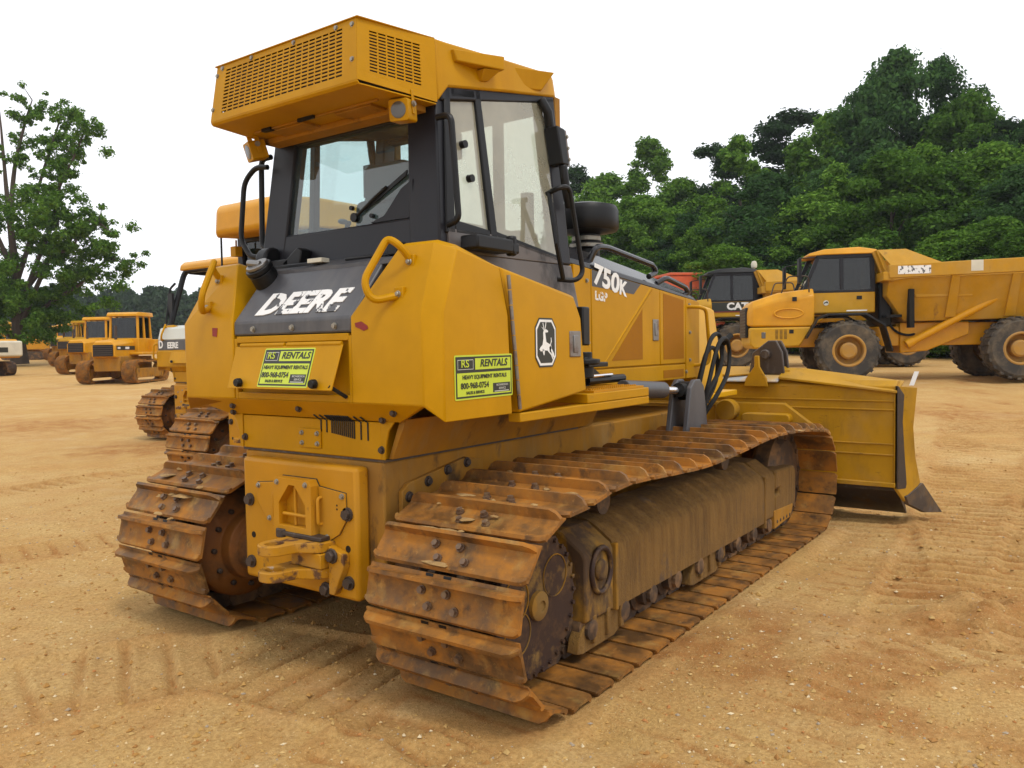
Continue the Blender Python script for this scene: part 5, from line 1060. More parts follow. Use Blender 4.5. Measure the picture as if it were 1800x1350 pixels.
excavator(at(62, 92), yaw_to(40, 110), 'smaller yellow excavator seen right of the trunk, farther back', 'adt_tan', .9)['group'] = ge
# long red container
c0 = at(78, 150); ct = empty('container', c0, _Y - math.pi / 2, 'long red orange shipping container far back left', 'container')
mb = MB(); mb.b6(-3.8, 3.8, -1.2, 1.2, .15, 2.75); bx = mb.build('container_body', ['container'], ct)
for k in range(30): mb = MB(); mb.b6(-3.7 + k * .25, -3.58 + k * .25, -1.24, -1.2, .3, 2.6); mb.build('corrugation', ['container'], bx)
mb = MB(); mb.b6(-3.85, 3.85, -1.25, 1.25, 2.75, 2.85); mb.b6(-3.85, 3.85, -1.25, 1.25, 0, .15); mb.build('container_rail', ['boltdark'], ct)

# ------------------------------------------------------------------ articulated dump trucks: nose forward along +x, front axle at x = 0
def wheel(root, x, y, s, R=.84, w_=.62):
    mb = MB(); mb.lathe([(.40, -.5 * w_), (.46, -.5 * w_), (R * .86, -.52 * w_), (R * .965, -.44 * w_), (R * .985, -.2 * w_), (R * .985, .2 * w_), (R * .965, .44 * w_), (R * .86, .52 * w_), (.46, .5 * w_), (.40, .5 * w_)], (x, y, R), 'y', 40, 0, False)
    for k in range(22):
        for sd in (-1, 1):
            a = 2 * math.pi * (k + (.5 if sd > 0 else 0)) / 22; e = Vector((math.cos(a), 0, math.sin(a))); t_ = Vector((-math.sin(a), 0, math.cos(a))); c = Vector((x, y, R))
            q = lambda rr, tt, yy: c + e * rr + t_ * tt + Vector((0, yy, 0))
            mb.hexa([q(R * .95, -.05, sd * .02), q(R * .95, .05, sd * .02), q(R * .93, .09, sd * w_ * .5), q(R * .93, -.01, sd * w_ * .5)], [q(R * 1.03, -.05, sd * .02), q(R * 1.03, .05, sd * .02), q(R * 1.0, .09, sd * w_ * .5), q(R * 1.0, -.01, sd * w_ * .5)])
    wh = mb.build('wheel', ['tyre'], root)
    mb = MB(); mb.lathe([(.45, .50 * w_ * s), (.42, .52 * w_ * s), (.385, .50 * w_ * s), (.36, .10 * w_ * s), (.25, .05 * w_ * s), (.23, .40 * w_ * s), (.18, .46 * w_ * s), (.001, .46 * w_ * s)], (x, y, R), 'y', 32, 0, False); mb.build('rim', ['rim'], wh)
def dump_truck(loc, rz, label, style):
    r = empty('dump_truck', loc, rz, label, 'dump truck', 'articulated dump trucks parked in front of the trees')
    for x in (0, -4.35, -6.05):
        for s in (-1, 1): wheel(r, x, s * 1.12, s)
    hm = 'adt_yellow' if style == 0 else 'adt_tan'
    # chassis
    mb = MB(); mb.prism([(2.2, .95), (2.5, 1.5), (-1.5, 1.5), (-1.5, .95)], 'y', -.7, .7); mb.b6(-7.2, -1.45, -.55, .55, .95, 1.58); mb.prism([(-1.5, .75), (-1.5, 1.6), (-3.3, 1.6), (-3.3, 1.25), (-2.2, .8)], 'y', -.75, .75); mb.build('chassis', ['adt_yellow' if style == 0 else 'adt_tan'], r, .03)
    # hood: bulging upper, lower bumper body
    secs = [(2.66, 1.60, 2.16, .80), (2.5, 1.56, 2.30, .95), (1.8, 1.55, 2.52, 1.06), (.85, 1.53, 2.62, 1.10)]
    mb = MB(); mb.loft([[(x, -y, z0), (x, -y * 1.0, z1 - .22), (x, -y * .82, z1), (x, y * .82, z1), (x, y, z1 - .22), (x, y, z0)] for x, z0, z1, y in secs]); hd_ = mb.build('hood', [hm], r, .05, seg=3)
    mb = MB(); mb.prism([(2.50, .92), (2.62, 1.05), (2.62, 1.53), (.90, 1.53), (1.25, .98)], 'y', -1.12, 1.12); bp_ = mb.build('bumper_body', ['adt_tan'], r, .05)
    mb = MB(); mb.b6(2.62, 2.70, -.76, .76, 1.25, 2.12); gr = mb.build('grille', ['black'], hd_, .02)
    for k in range(9): mb = MB(); mb.b6(2.701, 2.715, -.68, .68, 1.30 + k * .09, 1.33 + k * .09); mb.build('grille_bar', ['boltdark'], gr)
    if style == 0:
        for s in (-1, 1):
            ov = [(1.55 + .42 * math.cos(a), 1.92 + .15 * math.sin(a)) for a in np.linspace(0, 6.283, 29)[:-1]]; iv = [(1.55 + .36 * math.cos(a), 1.92 + .115 * math.sin(a)) for a in np.linspace(0, 6.283, 29)[:-1]]
            mb = MB(); mb.ring(ov, iv, 'y', s * 1.03, s * 1.105); mb.build('hood_scoop', ['adt_yellow'], hd_, .02)
            mb = MB(); mb.b6(1.33, 1.45, min(s * 1.07, s * 1.105), max(s * 1.07, s * 1.105), 2.26, 2.38); mb.build('hood_latch', ['black'], hd_)
            mb = MB()
            for k in range(3):
                for j in range(8): mb.b6(1.60 + k * .12, 1.68 + k * .12, min(s * 1.118, s * 1.124), max(s * 1.118, s * 1.124), 1.20 + j * .035, 1.215 + j * .035)
            mb.build('vent_slots', ['black'], bp_)
            mb = MB(); mb.b6(2.18, 2.30, min(s * 1.10, s * 1.13), max(s * 1.10, s * 1.13), 1.22, 1.40); mb.build('headlight', ['lens'], bp_, .02)
            mb = MB(); mb.b6(1.42, 1.54, min(s * 1.11, s * 1.125), max(s * 1.11, s * 1.125), 1.35, 1.46); mb.build('side_socket', ['black'], bp_)
    # fender flares
    for s in (-1, 1):
        mb = MB(); pts = [(1.12, 1.25), (.82, 1.78), (.55, 1.88), (-.45, 1.88), (-.95, 1.55), (-1.15, .85)]; mb.loft([[(x, s * .80, z), (x, s * 1.42, z), (x * .98, s * 1.42, z - .06), (x * .98, s * .80, z - .06)] for x, z in pts]); mb.build('mudguard', ['black'], r, .01)
    # cab
    c = MB(); c.prism([(.90, 1.90), (.90, 2.52), (-.82, 2.52), (-.82, 1.90)], 'y', -.86, .86); cbn = c.build('cab', ['adt_tan'], r, .04)
    fr_ = MB()
    for s in (-1, 1):
        for (a, b, at_, bt) in ((1.06, 1.16, .62, .74), (.02, .12, .02, .12), (-.82, -.70, -.80, -.68)):
            fr_.hexa([(a, s * .86, 2.50), (b, s * .86, 2.50), (b, s * .76, 2.50), (a, s * .76, 2.50)], [(at_, s * .80, 3.56), (bt, s * .80, 3.56), (bt, s * .70, 3.56), (at_, s * .70, 3.56)])
        fr_.b6(-.80, .66, min(s * .72, s * .81), max(s * .72, s * .81), 3.46, 3.56); fr_.b6(-.81, 1.1, min(s * .77, s * .865), max(s * .77, s * .865), 2.48, 2.56)
    fr_.b6(-.80, -.72, -.75, .75, 3.46, 3.56)
    fr_.build('cab_frame', ['cabgrey'], cbn, .012)
    for s in (-1, 1):
        for P4 in ([(.10, 2.54), (1.06, 2.54), (.66, 3.48), (.10, 3.48)], [(-.70, 2.54), (.03, 2.54), (.03, 3.48), (-.70, 3.48)]):
            mb = MB(); mb.loft([[(x, s * (.83 if z < 3 else .77), z) for x, z in P4], [(x, s * (.824 if z < 3 else .764), z) for x, z in P4]]); mb.build('side_window', ['glass_dark'], cbn)
        mb = MB(); mb.b6(-.46, -.32, min(s * .858, s * .875), max(s * .858, s * .875), 2.28, 2.38); mb.build('door_handle', ['black'], cbn)
        mb = MB(); mb.b6(-.60, -.05, min(s * .861, s * .866), max(s * .861, s * .866), 1.95, 1.985); mb.build('pale_strip', ['white'], cbn)
        if style == 0: badge_ = MB(); badge_.cyl((.50, s * .858, 2.2), (.50, s * .868, 2.2), .075, 16, 0); badge_.prism([(.43, 2.18), (.50, 2.2), (.57, 2.16), (.55, 2.21), (.47, 2.25)], 'y', s * .866, s * .872, 1); badge_.build('round_badge', ['silver', 'ink'], cbn)
    mb = MB(); mb.loft([[(1.10, -.76, 2.54), (1.10, .76, 2.54), (1.09, .76, 2.54), (1.09, -.76, 2.54)], [(.70, -.70, 3.48), (.70, .70, 3.48), (.69, .70, 3.48), (.69, -.70, 3.48)]]); ws = mb.build('windscreen', ['glass_rear'], cbn)
    mb = MB(); mb.tube([(1.10, .2, 2.56), (.92, .35, 3.1)], .018, 6); mb.build('wiper', ['black'], ws)
    mb = MB(); mb.b6(-.4, .2, -.3, .3, 2.3, 2.75); mb.b6(-.5, -.35, -.3, .3, 2.7, 3.25); mb.b6(.6, .9, -.7, .7, 2.4, 2.75); mb.build('seat', ['interior'], cbn, .04)
    rm = 'adt_yellow' if style == 0 else 'black'
    mb = MB(); mb.loft([[(x, -y, z0), (x, -y * .92, z1), (x, y * .92, z1), (x, y, z0)] for x, y, z0, z1 in ((-.88, .82, 3.56, 3.68), (-.4, .86, 3.56, 3.76), (.55, .86, 3.56, 3.72), (.95, .76, 3.54, 3.62))]); mb.build('roof', [rm], cbn, .03, seg=3)
    for s in (-1, 1):
        mb = MB(); mb.tube([(.72, s * .80, 3.5), (1.3, s * 1.3, 3.44)], .02, 6); mb.b6(1.26, 1.34, min(s * 1.2, s * 1.45), max(s * 1.2, s * 1.45), 2.75, 3.42); mb.build('mirror', ['black'], cbn, .02)
        mb = MB(); mb.tube(bend([(1.0, s * 1.1, 2.5), (1.05, s * 1.25, 2.95), (1.6, s * 1.25, 2.95), (1.75, s * 1.1, 2.5)], .1, 4), .02, 6); mb.build('hand_rail', ['boltdark'], cbn)
    mb = MB(); mb.b6(-1.30, -.95, -.7, .7, 1.5, 2.9); mb.tube([(-1.1, .6, 1.5), (-1.35, .6, 2.4), (-1.1, .6, 3.2)], .09, 10); mb.build('engine_stack', ['black'], r, .05)
    mb = MB(); mb.tube(catmull([(-1.1, .5, 1.9), (-1.35, .75, 1.4), (-1.7, .8, 1.25), (-2.1, .6, 1.35)], 6), .035, 8); mb.b6(-1.45, -1.05, .55, 1.1, 1.75, 1.82); mb.build('hose', ['rubber'], r)
    if style == 1:
        mb = MB(); mb.loft([[(-.8, -.86, 2.4), (-.8, -.80, 3.55), (-.8, .80, 3.55), (-.8, .86, 2.4)], [(-1.25, -.86, 2.4), (-1.3, -.8, 2.75), (-1.3, .8, 2.75), (-1.25, .86, 2.4)], [(-2.0, -.86, 2.45), (-2.0, -.8, 2.55), (-2.0, .8, 2.55), (-2.0, .86, 2.45)]]); mb.build('rear_cowl', ['black'], cbn, .05)
        mb = MB(); mb.lathe([(.03, 3.5), (.03, 3.75), (.10, 3.78), (.12, 3.9), (.08, 4.02), (.001, 4.04)], (-.85, .3, 0), 'z', 14); mb.build('beacon', ['cream'], cbn)
        for s in (-1, 1):
            mb = MB(); mb.b6(-.82, .98, min(s * .862, s * .872), max(s * .862, s * .872), 2.12, 2.47); mb.b6(-.82, .98, min(s * .863, s * .874), max(s * .863, s * .874), 2.09, 2.12, 1); bd_ = mb.build('black_band', ['ink', 'red'], cbn)
            text('CAT', .36, 'white', bd_, frame((-.12 if s > 0 else .30, s * .876, 2.30), (-1, 0, 0) if s > 0 else (1, 0, 0), (0, 0, 1)), bold=.016, sx=1.1, extr=.002)
    # dump bed: plan box with flaring sides, front headboard with spill guard
    def bsec(x, zt_, zb, yt, yb): return [(x, -yb, zb), (x, -yt, zt_), (x, yt, zt_), (x, yb, zb)]
    secs = [(-1.05, 2.75, 2.35, 1.30, 1.1), (-1.55, 2.80, 1.62, 1.40, .95), (-4.5, 2.84, 1.66, 1.45, 1.0), (-6.9, 2.90, 2.05, 1.45, 1.05), (-7.7, 2.95, 2.6, 1.45, 1.2)]
    mb = MB(); mb.loft([bsec(x, a, b, yt, yb) for x, a, b, yt, yb in secs]); bed = mb.build('dump_bed', ['adt_bed'], r, .02)
    for s in (-1, 1):
        mb = MB(); A_ = [(-1.0, 2.80), (-1.0, 3.16), (-7.75, 3.34), (-7.75, 2.95)]; mb.loft([[(x, s * 1.36, z) for x, z in A_], [(x, s * 1.54, z) for x, z in A_]]); rail_ = mb.build('bed_rail', ['adt_bed'], bed, .02)
        for x in (-2.7, -4.2, -5.7): mb = MB(); mb.hexa([(x - .14, s * .96, 1.72), (x + .14, s * .96, 1.72), (x + .14, s * 1.08, 1.72), (x - .14, s * 1.08, 1.72)], [(x - .10, s * 1.38, 2.84), (x + .10, s * 1.38, 2.84), (x + .10, s * 1.50, 2.84), (x - .10, s * 1.50, 2.84)]); mb.build('bed_rib', ['adt_bed'], bed, .01)
        mb = MB(); mb.b6(-3.2, -1.75, min(s * 1.1, s * 1.24), max(s * 1.1, s * 1.24), 2.28, 2.36); mb.build('bed_ledge', ['adt_bed'], bed, .01)
        if style == 0:
            mb = MB(); mb.b6(-2.05, -1.22, min(s * 1.54, s * 1.545), max(s * 1.54, s * 1.545), 2.90, 3.12); mb.build('peeled_decal', ['worn_white'], rail_); mb = MB(); mb.b6(-3.35, -3.05, min(s * 1.54, s * 1.545), max(s * 1.54, s * 1.545), 2.93, 3.22); mb.build('pale_decal', ['cream'], rail_)
        mb = MB(); mb.cyl((-1.75, s * .92, 1.05), (-4.45, s * 1.15, 2.55), .10, 14); mb.cyl((-1.80, s * .92, 1.08), (-1.62, s * .91, .98), .13, 12); mb.build('hoist_cylinder', ['adt_yellow' if style == 0 else 'adt_tan'], r, .01)
        mb = MB(); mb.hexa([(-1.60, s * 1.0, 1.45), (-1.72, s * 1.0, 1.45), (-1.72, s * 1.3, 1.45), (-1.60, s * 1.3, 1.45)], [(-1.55, s * 1.2, 2.5), (-1.68, s * 1.2, 2.5), (-1.68, s * 1.4, 2.5), (-1.55, s * 1.4, 2.5)]); mb.build('mud_flap', ['rubber'], r)
    # headboard: sloping front plate with ribs, and triangular spill guards down to the rails
    mb = MB(); mb.loft([[(-1.02, -1.45, 2.72), (-1.02, 1.45, 2.72), (-1.15, 1.45, 2.72), (-1.15, -1.45, 2.72)], [(-.78, -1.1, 3.62), (-.78, 1.1, 3.62), (-.86, 1.1, 3.62), (-.86, -1.1, 3.62)]]); hb = mb.build('headboard', ['adt_bed'], bed, .01)
    for y in (-1.0, -.5, 0, .5, 1.0): mb = MB(); mb.hexa([(-1.0, y - .08, 2.9), (-1.0, y + .08, 2.9), (-.95, y + .05, 2.9), (-.95, y - .05, 2.9)], [(-.79, y * .85 - .08, 3.58), (-.79, y * .85 + .08, 3.58), (-.72, y * .85 + .05, 3.58), (-.72, y * .85 - .05, 3.58)]); mb.build('headboard_rib', ['adt_bed'], hb)
    mb = MB(); mb.b6(-1.1, -.86, -1.50, 1.50, 2.74, 2.98); mb.build('headboard_beam', ['adt_bed'], hb, .02)
    for s in (-1, 1):
        mb = MB(); A_ = [(-.80, s * 1.1, 3.62), (-1.06, s * 1.50, 3.14), (-2.35, s * 1.50, 3.19), (-1.5, s * 1.25, 3.66 - .05)]; mb.loft([A_, [(x, y - s * .05, z) for x, y, z in A_]]); mb.build('spill_guard', ['adt_bed'], bed, .008)
    return r
# nose to the image left, slightly towards the camera
def facing(px0, u0, px1, u1):
    a, b = at(px0, u0), at(px1, u1); d = a - b; return a, math.atan2(d.y, d.x)
loc, rz_ = facing(1473, 23.6, 1733, 22.9)
dump_truck(loc, rz_, 'yellow dump truck with yellow roof, its long bed running out of the right edge', 0)
loc, rz_ = facing(1284, 31.0, 1500, 30.6)
dump_truck(loc, rz_, 'dump truck with black roof and white letters on a black band behind the nearer truck', 1)
# orange tipper body far behind
o_ = at(1200, 46); og = empty('orange_trailer', o_, _Y + .2, 'bright orange trailer body showing above the bulldozer hood', 'trailer')
mb = MB(); mb.b6(-2.2, 2.2, -1.6, 1.6, 1.2, 4.3); ob_ = mb.build('trailer_body', ['orange'], og, .08); mb = MB(); mb.b6(-2.25, 2.25, -1.65, 1.65, 4.3, 4.45); mb.b6(-.6, .6, -3.2, -1.7, 4.1, 4.5); mb.build('top_rim', ['orange'], ob_, .03)
for x in (-1.2, 1.2):
    for s in (-1, 1): mb = MB(); mb.lathe([(.2, -.15), (.55, -.16), (.6, -.1), (.6, .1), (.55, .16), (.2, .15)], (x, s * 1.3, .6), 'y', 24); mb.build('wheel', ['tyre'], og)
mb = MB(); mb.b6(-2.2, 2.2, -1.0, 1.0, .5, 1.2); mb.build('chassis', ['boltdark'], og)
# ------------------------------------------------------------------ vegetation
def leaf_mesh(name, blobs, n, size, m, r, droop=.3):
    """many leaf clumps (bent diamonds) through a set of ellipsoids, denser near their skins"""
    B = np.array([(b[0], b[1], b[2], b[3], b[4], b[5]) for b in blobs], float); wt = (B[:, 3] * B[:, 4] * B[:, 5]) ** (2 / 3); wt /= wt.sum()
    k = r.choice(len(B), n, p=wt); d = r.normal(size=(n, 3)); d /= np.linalg.norm(d, axis=1)[:, None]
    rad = r.random(n) ** .35 * (1 + .22 * r.normal(size=n)); c = B[k, :3] + d * B[k, 3:] * rad[:, None]
    nr = d * .9 + r.normal(size=(n, 3)) * .75; nr[:, 2] += .35; nr /= np.linalg.norm(nr, axis=1)[:, None]
    a = np.cross(nr, r.normal(size=(n, 3))); a /= np.linalg.norm(a, axis=1)[:, None]; b = np.cross(nr, a)
    s = size * (.5 + .9 * r.random(n))[:, None]; dr = nr * s * .25
    v = np.stack([c - a * s, c - b * s * .55 + dr, c + a * s - dr * .5, c + b * s * .55 + dr], 1).reshape(-1, 3)
    me = bpy.data.meshes.new(name); me.vertices.add(n * 4); me.vertices.foreach_set('co', v.astype(np.float32).ravel())
    me.loops.add(n * 4); me.loops.foreach_set('vertex_index', np.arange(n * 4, dtype=np.int32)); me.polygons.add(n); me.polygons.foreach_set('loop_start', np.arange(0, n * 4, 4, dtype=np.int32))
    me.update(calc_edges=True); me.materials.append(M[m]); return me
def trunk_mesh(name, H, r0, limbs, r):
    mb = MB(); top = H * .9
    pts = [(0, 0, -.3)] + [(r.normal() * .015 * H * t, r.normal() * .015 * H * t, top * t) for t in (.15, .3, .5, .75, 1)]
    pts = [(p[0], p[1], p[2] * (.85 if i_ else 1)) for i_, p in enumerate(pts)]; mb.tube(pts, r0, 8, 0, [r0 * 1.35, r0, r0 * .85, r0 * .65, r0 * .35, r0 * .08])
    for (z, ang, ln, up_) in limbs:
        p0 = Vector((0, 0, z)); d = Vector((math.cos(ang), math.sin(ang), up_)).normalized(); q = p0 + d * ln * .5 + Vector((0, 0, ln * .05)); e = p0 + d * ln + Vector((0, 0, ln * .12))
        rr = r0 * max(.15, .55 * (1 - z / H)); mb.tube([p0, q, e], rr, 6, 0, [rr, rr * .6, rr * .15])
    return mb.mesh(name, ['bark'])
def broad_blobs(r, H, R, z0=.10, n=34):
    o = []
    for i in range(n):
        t = r.random() ** .8; z = H * (z0 + (1 - z0) * t); prof = math.sin(math.pi * min(1, (t * .80 + .22))) ** .75; a = r.random() * 6.283; rr = R * prof * (.35 + .68 * r.random() ** .7); s = R * (.11 + .15 * r.random()) * (.75 + .5 * (1 - t))
        o.append((rr * math.cos(a), rr * math.sin(a), min(z, H - s * 1.15), s * (.8 + .5 * r.random()), s * (.8 + .5 * r.random()), s * (.6 + .35 * r.random())))
    o.append((0, 0, H * .90, R * .16, R * .16, H * .085)); return o
def pine_blobs(r, H, R, n=26):
    o = []
    for i in range(n):
        t = .45 + .55 * r.random() ** .9; a = r.random() * 6.283; rr = R * (1.05 - .75 * (t - .45) / .55) * (.3 + .7 * r.random()); s = R * (.16 + .14 * r.random()); o.append((rr * math.cos(a), rr * math.sin(a), H * t, s * 1.3, s * 1.3, s * .7))
    return o
def make_proto(kind, seed, n, size):
    r = np.random.default_rng(seed); H, R = (1.0, .30) if kind == 'broad' else ((1.0, .20) if kind == 'narrow' else (1.0, .20))
    H *= 14; R *= 14
    bl = pine_blobs(r, H, R) if kind == 'pine' else broad_blobs(r, H, R, .02 if kind != 'narrow' else .06, 84 if kind == 'broad' else 60)
    m = {'broad': 'leaf', 'narrow': 'leaf', 'pine': 'leaf_pine', 'dark': 'leaf_dark'}[kind]
    limbs = [(H * (.25 + .42 * r.random()), r.random() * 6.28, R * (.40 + .35 * r.random()), .5 + .5 * r.random()) for _ in range(12)]
    return leaf_mesh('crown', bl, n, size, m, r), trunk_mesh('trunk', H, .22, limbs, r)
protos = {'broad': [make_proto('broad', s, 30000, .135) for s in (1, 2, 3, 4)], 'narrow': [make_proto('narrow', s, 18000, .13) for s in (5, 6)], 'pine': [make_proto('pine', s, 14000, .125) for s in (8, 9)]}
_dk = []
for cm, tm in protos['broad'][:3]:
    c2 = cm.copy(); c2.materials.clear(); c2.materials.append(M['leaf_dark']); _dk.append((c2, tm))
protos['dark'] = _dk
def tree(kind, loc, H, wide=1.0, label=None, group=None, name='tree', rz=None, i=0):
    cm, tm = protos[kind][i % len(protos[kind])]
    t_ = empty(name, loc, random.uniform(0, 6.28) if rz is None else rz, label, 'tree', group); k = H / 14.0; t_.scale = (k * wide, k * wide, k)
    for n_, m_ in (('crown', cm), ('trunk', tm)):
        o = bpy.data.objects.new(n_, m_); col.objects.link(o); o.parent = t_
    return t_
def ztop(px, py, u_):     # height above the ground there of a pixel at depth u
    hz = 675 - FPX * math.tan(_P) + (900 - px) * math.tan(math.radians(.95)) - 0
    return CAM[2] + (hz - py) / FPX * u_ - at(px, u_).z
# skyline trees of the wall on the right: (column, top row, depth, kind, width, label)
sky_trees = [
 (1010, 300, 88, 'pine', 1.1, 'dark pine peeping out just right of the cab'),
 (1075, 306, 82, 'broad', 1.3, 'rounded green tree low on the skyline above the air cleaner'),
 (1142, 243, 80, 'narrow', 1.15, 'lone pointed tree rising above the low left end of the tree wall'),
 (1195, 315, 72, 'broad', 1.2, 'pale green rounded tree right of the lone pointed tree'),
 (1262, 262, 70, 'pine', 1.1, 'small pine behind the light green pointed trees'),
 (1302, 240, 64, 'narrow', 1.2, 'light green pointed tree left of the dark pine on the skyline'),
 (1378, 212, 72, 'pine', 1.4, 'flat topped dark pine behind the middle of the tree wall'),
 (1412, 245, 60, 'narrow', 1.3, 'light green pointed tree under the flat topped pine'),
 (1462, 198, 62, 'broad', .95, 'loose dark tree just left of the tallest tree'),
 (1520, 150, 60, 'dark', .75, 'left shoulder of the tall dark trees, standing against the tallest one'),
 (1580, 92, 60, 'dark', .85, 'tallest dark tree of the wall'),
 (1648, 104, 61, 'dark', .80, 'second tallest dark tree, just right of the tallest'),
 (1700, 165, 56, 'broad', .95, 'tall green tree stepping down right of the tallest pair'),
 (1752, 218, 54, 'pine', 1.2, 'thin topped pine near the right edge of the skyline'),
 (1812, 205, 52, 'dark', .9, 'dark tree cut by the right edge of the picture')]
for i, (px, py, u_, kd, wd, lb) in enumerate(sky_trees):
    tree(kd, at(px, u_), ztop(px, py, u_), wd, lb, 'trees of the wall on the right', i=i)
r_ = random.Random(11); wall = []
for i in range(46):           # the body of the wall in front of and below the skyline
    px = 1005 + i * 18.5 + r_.uniform(-14, 14); u_ = (78 - (px - 1000) * .036) * r_.uniform(.80, .98)
    base = np.interp(px, [1000, 1100, 1200, 1300, 1400, 1500, 1600, 1700, 1850], [345, 335, 345, 300, 285, 270, 235, 235, 270])
    py = base + abs(r_.gauss(0, 48)) + 6
    kd = r_.choice(['broad', 'broad', 'dark', 'broad', 'narrow'])
    over = ['air cleaner', 'hood of the big bulldozer', 'far truck cab', 'hood of the near truck', 'cab of the near truck', 'front of the dump bed', 'middle of the dump bed', 'rear of the dump bed'][int(np.searchsorted([1120, 1220, 1330, 1410, 1530, 1630, 1730], px))]
    t_o = tree(kd, at(px, u_), ztop(px, py, u_), r_.uniform(1.05, 1.5), '%s %s tree %s in the wall above the %s' % ({'broad': 'light green', 'dark': 'dark green', 'narrow': 'light green'}[kd], {'broad': 'rounded', 'dark': 'rounded', 'narrow': 'pointed'}[kd], 'high' if py < base + 30 else ('midway' if py < base + 60 else 'low'), over), 'trees in the body of the wall', i=i); wall.append((px, t_o))
for i in range(22):           # low growth at the foot
    px = 1010 + i * 39 + r_.uniform(-12, 12); u_ = (70 - (px - 1000) * .034) * r_.uniform(.74, .82)
    over = ['air cleaner', 'hood of the big bulldozer', 'far truck cab', 'hood of the near truck', 'cab of the near truck', 'front of the dump bed', 'middle of the dump bed', 'rear of the dump bed'][int(np.searchsorted([1120, 1220, 1330, 1410, 1530, 1630, 1730], px))]
    wall.append((px, tree('broad', at(px, u_), r_.uniform(4.0, 6.5), 1.7, 'low bushy tree at the wall foot behind the %s' % over, 'low trees at the foot of the wall', i=i)))
by_label = {}
for px, t_o in sorted(wall, key=lambda q: q[0]): by_label.setdefault(t_o['label'], []).append(t_o)
for lb, L_ in by_label.items():
    if len(L_) > 1:
        nm = {2: ['left', 'right'], 3: ['leftmost', 'middle', 'rightmost']}.get(len(L_), ['leftmost', 'second', 'third', 'fourth', 'fifth', 'sixth'])
        for q, t_o in zip(nm, L_): t_o['label'] = q + ' ' + lb
# big sparse tree on the left: own crown, limbs visible
r = np.random.default_rng(21); TU = 58.0; TB = at(36, TU); S = TU / FPX
def tp(px, py, dep=0):      # local point of the big tree: image column / row -> metres right of and above the trunk foot
    hz = 675 - FPX * math.tan(_P) + (900 - px) * math.tan(math.radians(.95)); X_ = (px - 36) * S; Zz = CAM[2] + (hz - py) * S - TB.z
    return Vector((_rt[0] * X_ + _fh[0] * dep, _rt[1] * X_ + _fh[1] * dep, Zz))
bt = empty('oak_tree', TB, 0, 'big sparse tree with bare upper limbs at the left edge, over the excavators', 'tree')
mb = MB(); mb.tube([tp(36, 640), tp(35, 600), tp(38, 540), tp(34, 450), tp(26, 330), tp(22, 230), tp(18, 165)], .4, 10, 0, [.62, .46, .38, .26, .14, .07, .02])
limbs = [[(36, 560), (70, 480), (110, 400), (128, 340), (168, 270), (190, 225)], [(36, 500), (60, 420), (75, 330), (105, 235), (115, 195)], [(38, 580), (90, 480), (140, 410), (190, 395), (225, 415)], [(38, 600), (80, 540), (140, 500), (190, 455), (225, 470)],
         [(32, 480), (10, 400), (-20, 330), (-40, 260)], [(34, 560), (-10, 500), (-60, 450), (-110, 430)], [(30, 400), (40, 300), (60, 220), (72, 180)], [(36, 600), (-20, 560), (-90, 540)], [(60, 500), (110, 450), (150, 440), (170, 390)], [(110, 400), (120, 320), (140, 260)]]
lr = random.Random(3); blobs = []
for L in limbs:
    dp = lr.uniform(-2.5, 2.5); P_ = catmull([tp(x, y, dp * k / (len(L) - 1)) for k, (x, y) in enumerate(L)], 4); n_ = len(P_); mb.tube(P_, .1, 6, 0, [.17 * (1 - k / n_) + .02 for k in range(n_)])
    for k, p in enumerate(P_):
        if k < n_ * .25: continue
        for _ in range(4):
            s_ = lr.uniform(.18, .55); blobs.append((p.x + lr.gauss(0, .55), p.y + lr.gauss(0, .55), p.z + lr.gauss(.05, .40), s_, s_, s_ * .7))
    for k in range(n_ // 3, n_, 2):     # twigs
        e = P_[k] + Vector((lr.gauss(0, .7), lr.gauss(0, .7), lr.uniform(.2, 1.2))); mb.tube([P_[k], e], .03, 5, 0, [.04, .01]); blobs.append((e.x, e.y, e.z, .28, .28, .22))
mb.build('trunk', ['bark'], bt)
for _ in range(300):      # dense lower crown
    px, py = lr.uniform(-110, 215), lr.uniform(350, 590)
    if px > 120 and py > 545: continue
    edge = (px - 30) / 165.0; 
    if edge > 0 and lr.random() < edge * .75: continue
    p = tp(px, py, lr.gauss(0, 2.2)); s_ = lr.uniform(.30, .70); blobs.append((p.x, p.y, p.z, s_ * 1.2, s_ * 1.2, s_ * .8))
for _ in range(170):
    p = tp(lr.uniform(-110, 105), lr.uniform(490, 600), lr.gauss(0, 1.8)); s_ = lr.uniform(.35, .6); blobs.append((p.x, p.y, p.z, s_, s_, s_ * .7))
o = bpy.data.objects.new('crown', leaf_mesh('crown', blobs, 95000, .12, 'leaf', r)); col.objects.link(o); o.parent = bt
# yellow bush beside the far row
ys_ = at(93, 105); by = empty('bush', ys_, 0, 'bright yellow green bush on the sand beside the far row', 'bush')
o = bpy.data.objects.new('foliage', leaf_mesh('foliage', [(0, 0, .35, 1.0, .8, .45), (.5, .3, .3, .7, .6, .4)], 900, .12, 'bush', r)); col.objects.link(o); o.parent = by
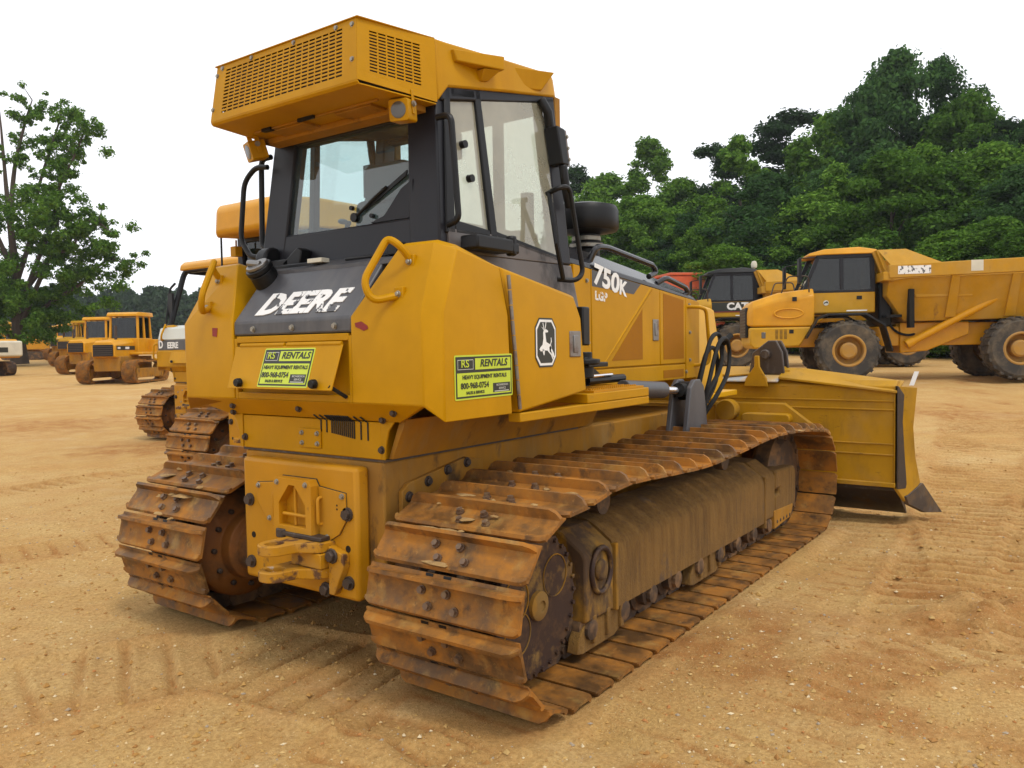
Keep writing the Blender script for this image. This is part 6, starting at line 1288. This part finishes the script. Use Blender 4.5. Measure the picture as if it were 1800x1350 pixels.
# far wood: one mass along the back, from the left edge behind the machines to the tree wall
vs = []; cm_ = [protos['pine'][0][0], protos['pine'][1][0], protos['broad'][0][0]]
big_v = []; nl = 0
rr_ = np.random.default_rng(5)
def far_wood():
    V = []
    for k in range(230):
        px = -260 + k * 5.9 + rr_.uniform(-3, 3); u_ = np.interp(px, [-260, 500, 1100], [185, 175, 105]) * rr_.uniform(.95, 1.08)
        H = np.interp(px, [-260, 60, 300, 480, 900, 1100], [13, 12.5, 11.5, 11.5, 13, 14]) * rr_.uniform(.80, 1.10) * (u_ / 178); p = at(px, u_); R = H * rr_.uniform(.16, .26)
        n = 620; z = rr_.random(n) ** .75; a = rr_.random(n) * 6.283; q = np.sin(np.pi * np.clip(z * .82 + .16, 0, 1)) ** .6 * (rr_.random(n) ** .4)
        lump = 1 + .35 * np.sin(a * 3 + k) * np.sin(z * 17 + k * 2)
        c = np.stack([p.x + R * q * lump * np.cos(a), p.y + R * q * lump * np.sin(a), p.z + H * z], -1); nr = rr_.normal(size=(n, 3)); nr /= np.linalg.norm(nr, axis=1)[:, None]
        a_ = np.cross(nr, rr_.normal(size=(n, 3))); a_ /= np.linalg.norm(a_, axis=1)[:, None]; b_ = np.cross(nr, a_); s = (.45 * (.5 + rr_.random(n)))[:, None]
        V.append(np.stack([c - a_ * s, c - b_ * s * .7, c + a_ * s, c + b_ * s * .7], 1).reshape(-1, 3))
    V = np.concatenate(V); n = len(V) // 4
    me = bpy.data.meshes.new('far_wood'); me.vertices.add(n * 4); me.vertices.foreach_set('co', V.astype(np.float32).ravel()); me.loops.add(n * 4); me.loops.foreach_set('vertex_index', np.arange(n * 4, dtype=np.int32)); me.polygons.add(n); me.polygons.foreach_set('loop_start', np.arange(0, n * 4, 4, dtype=np.int32)); me.update(calc_edges=True); me.materials.append(M['leaf_far'])
    o = bpy.data.objects.new('far_wood', me); col.objects.link(o); o['kind'] = 'stuff'; o['label'] = 'distant hazy wood along the back of the yard'; o['category'] = 'wood'
far_wood()
# ------------------------------------------------------------------ air: thin even haze round the whole yard
mb = MB(); mb.b6(-460, 460, -460, 460, -1.5, 36); hz_o = mb.build('haze', [], None); hz_o['kind'] = 'stuff'; hz_o['label'] = 'thin pale haze in the air over the yard'; hz_o['category'] = 'haze'
hm_ = bpy.data.materials.new('haze'); hm_.use_nodes = True; t = hm_.node_tree; t.nodes.clear(); o_m = t.nodes.new('ShaderNodeOutputMaterial'); pv = t.nodes.new('ShaderNodeVolumePrincipled')
pv.inputs['Color'].default_value = (.86, .92, 1, 1); pv.inputs['Density'].default_value = .00032; pv.inputs['Anisotropy'].default_value = .2
t.links.new(pv.outputs[0], o_m.inputs['Volume']); hz_o.data.materials.append(hm_)
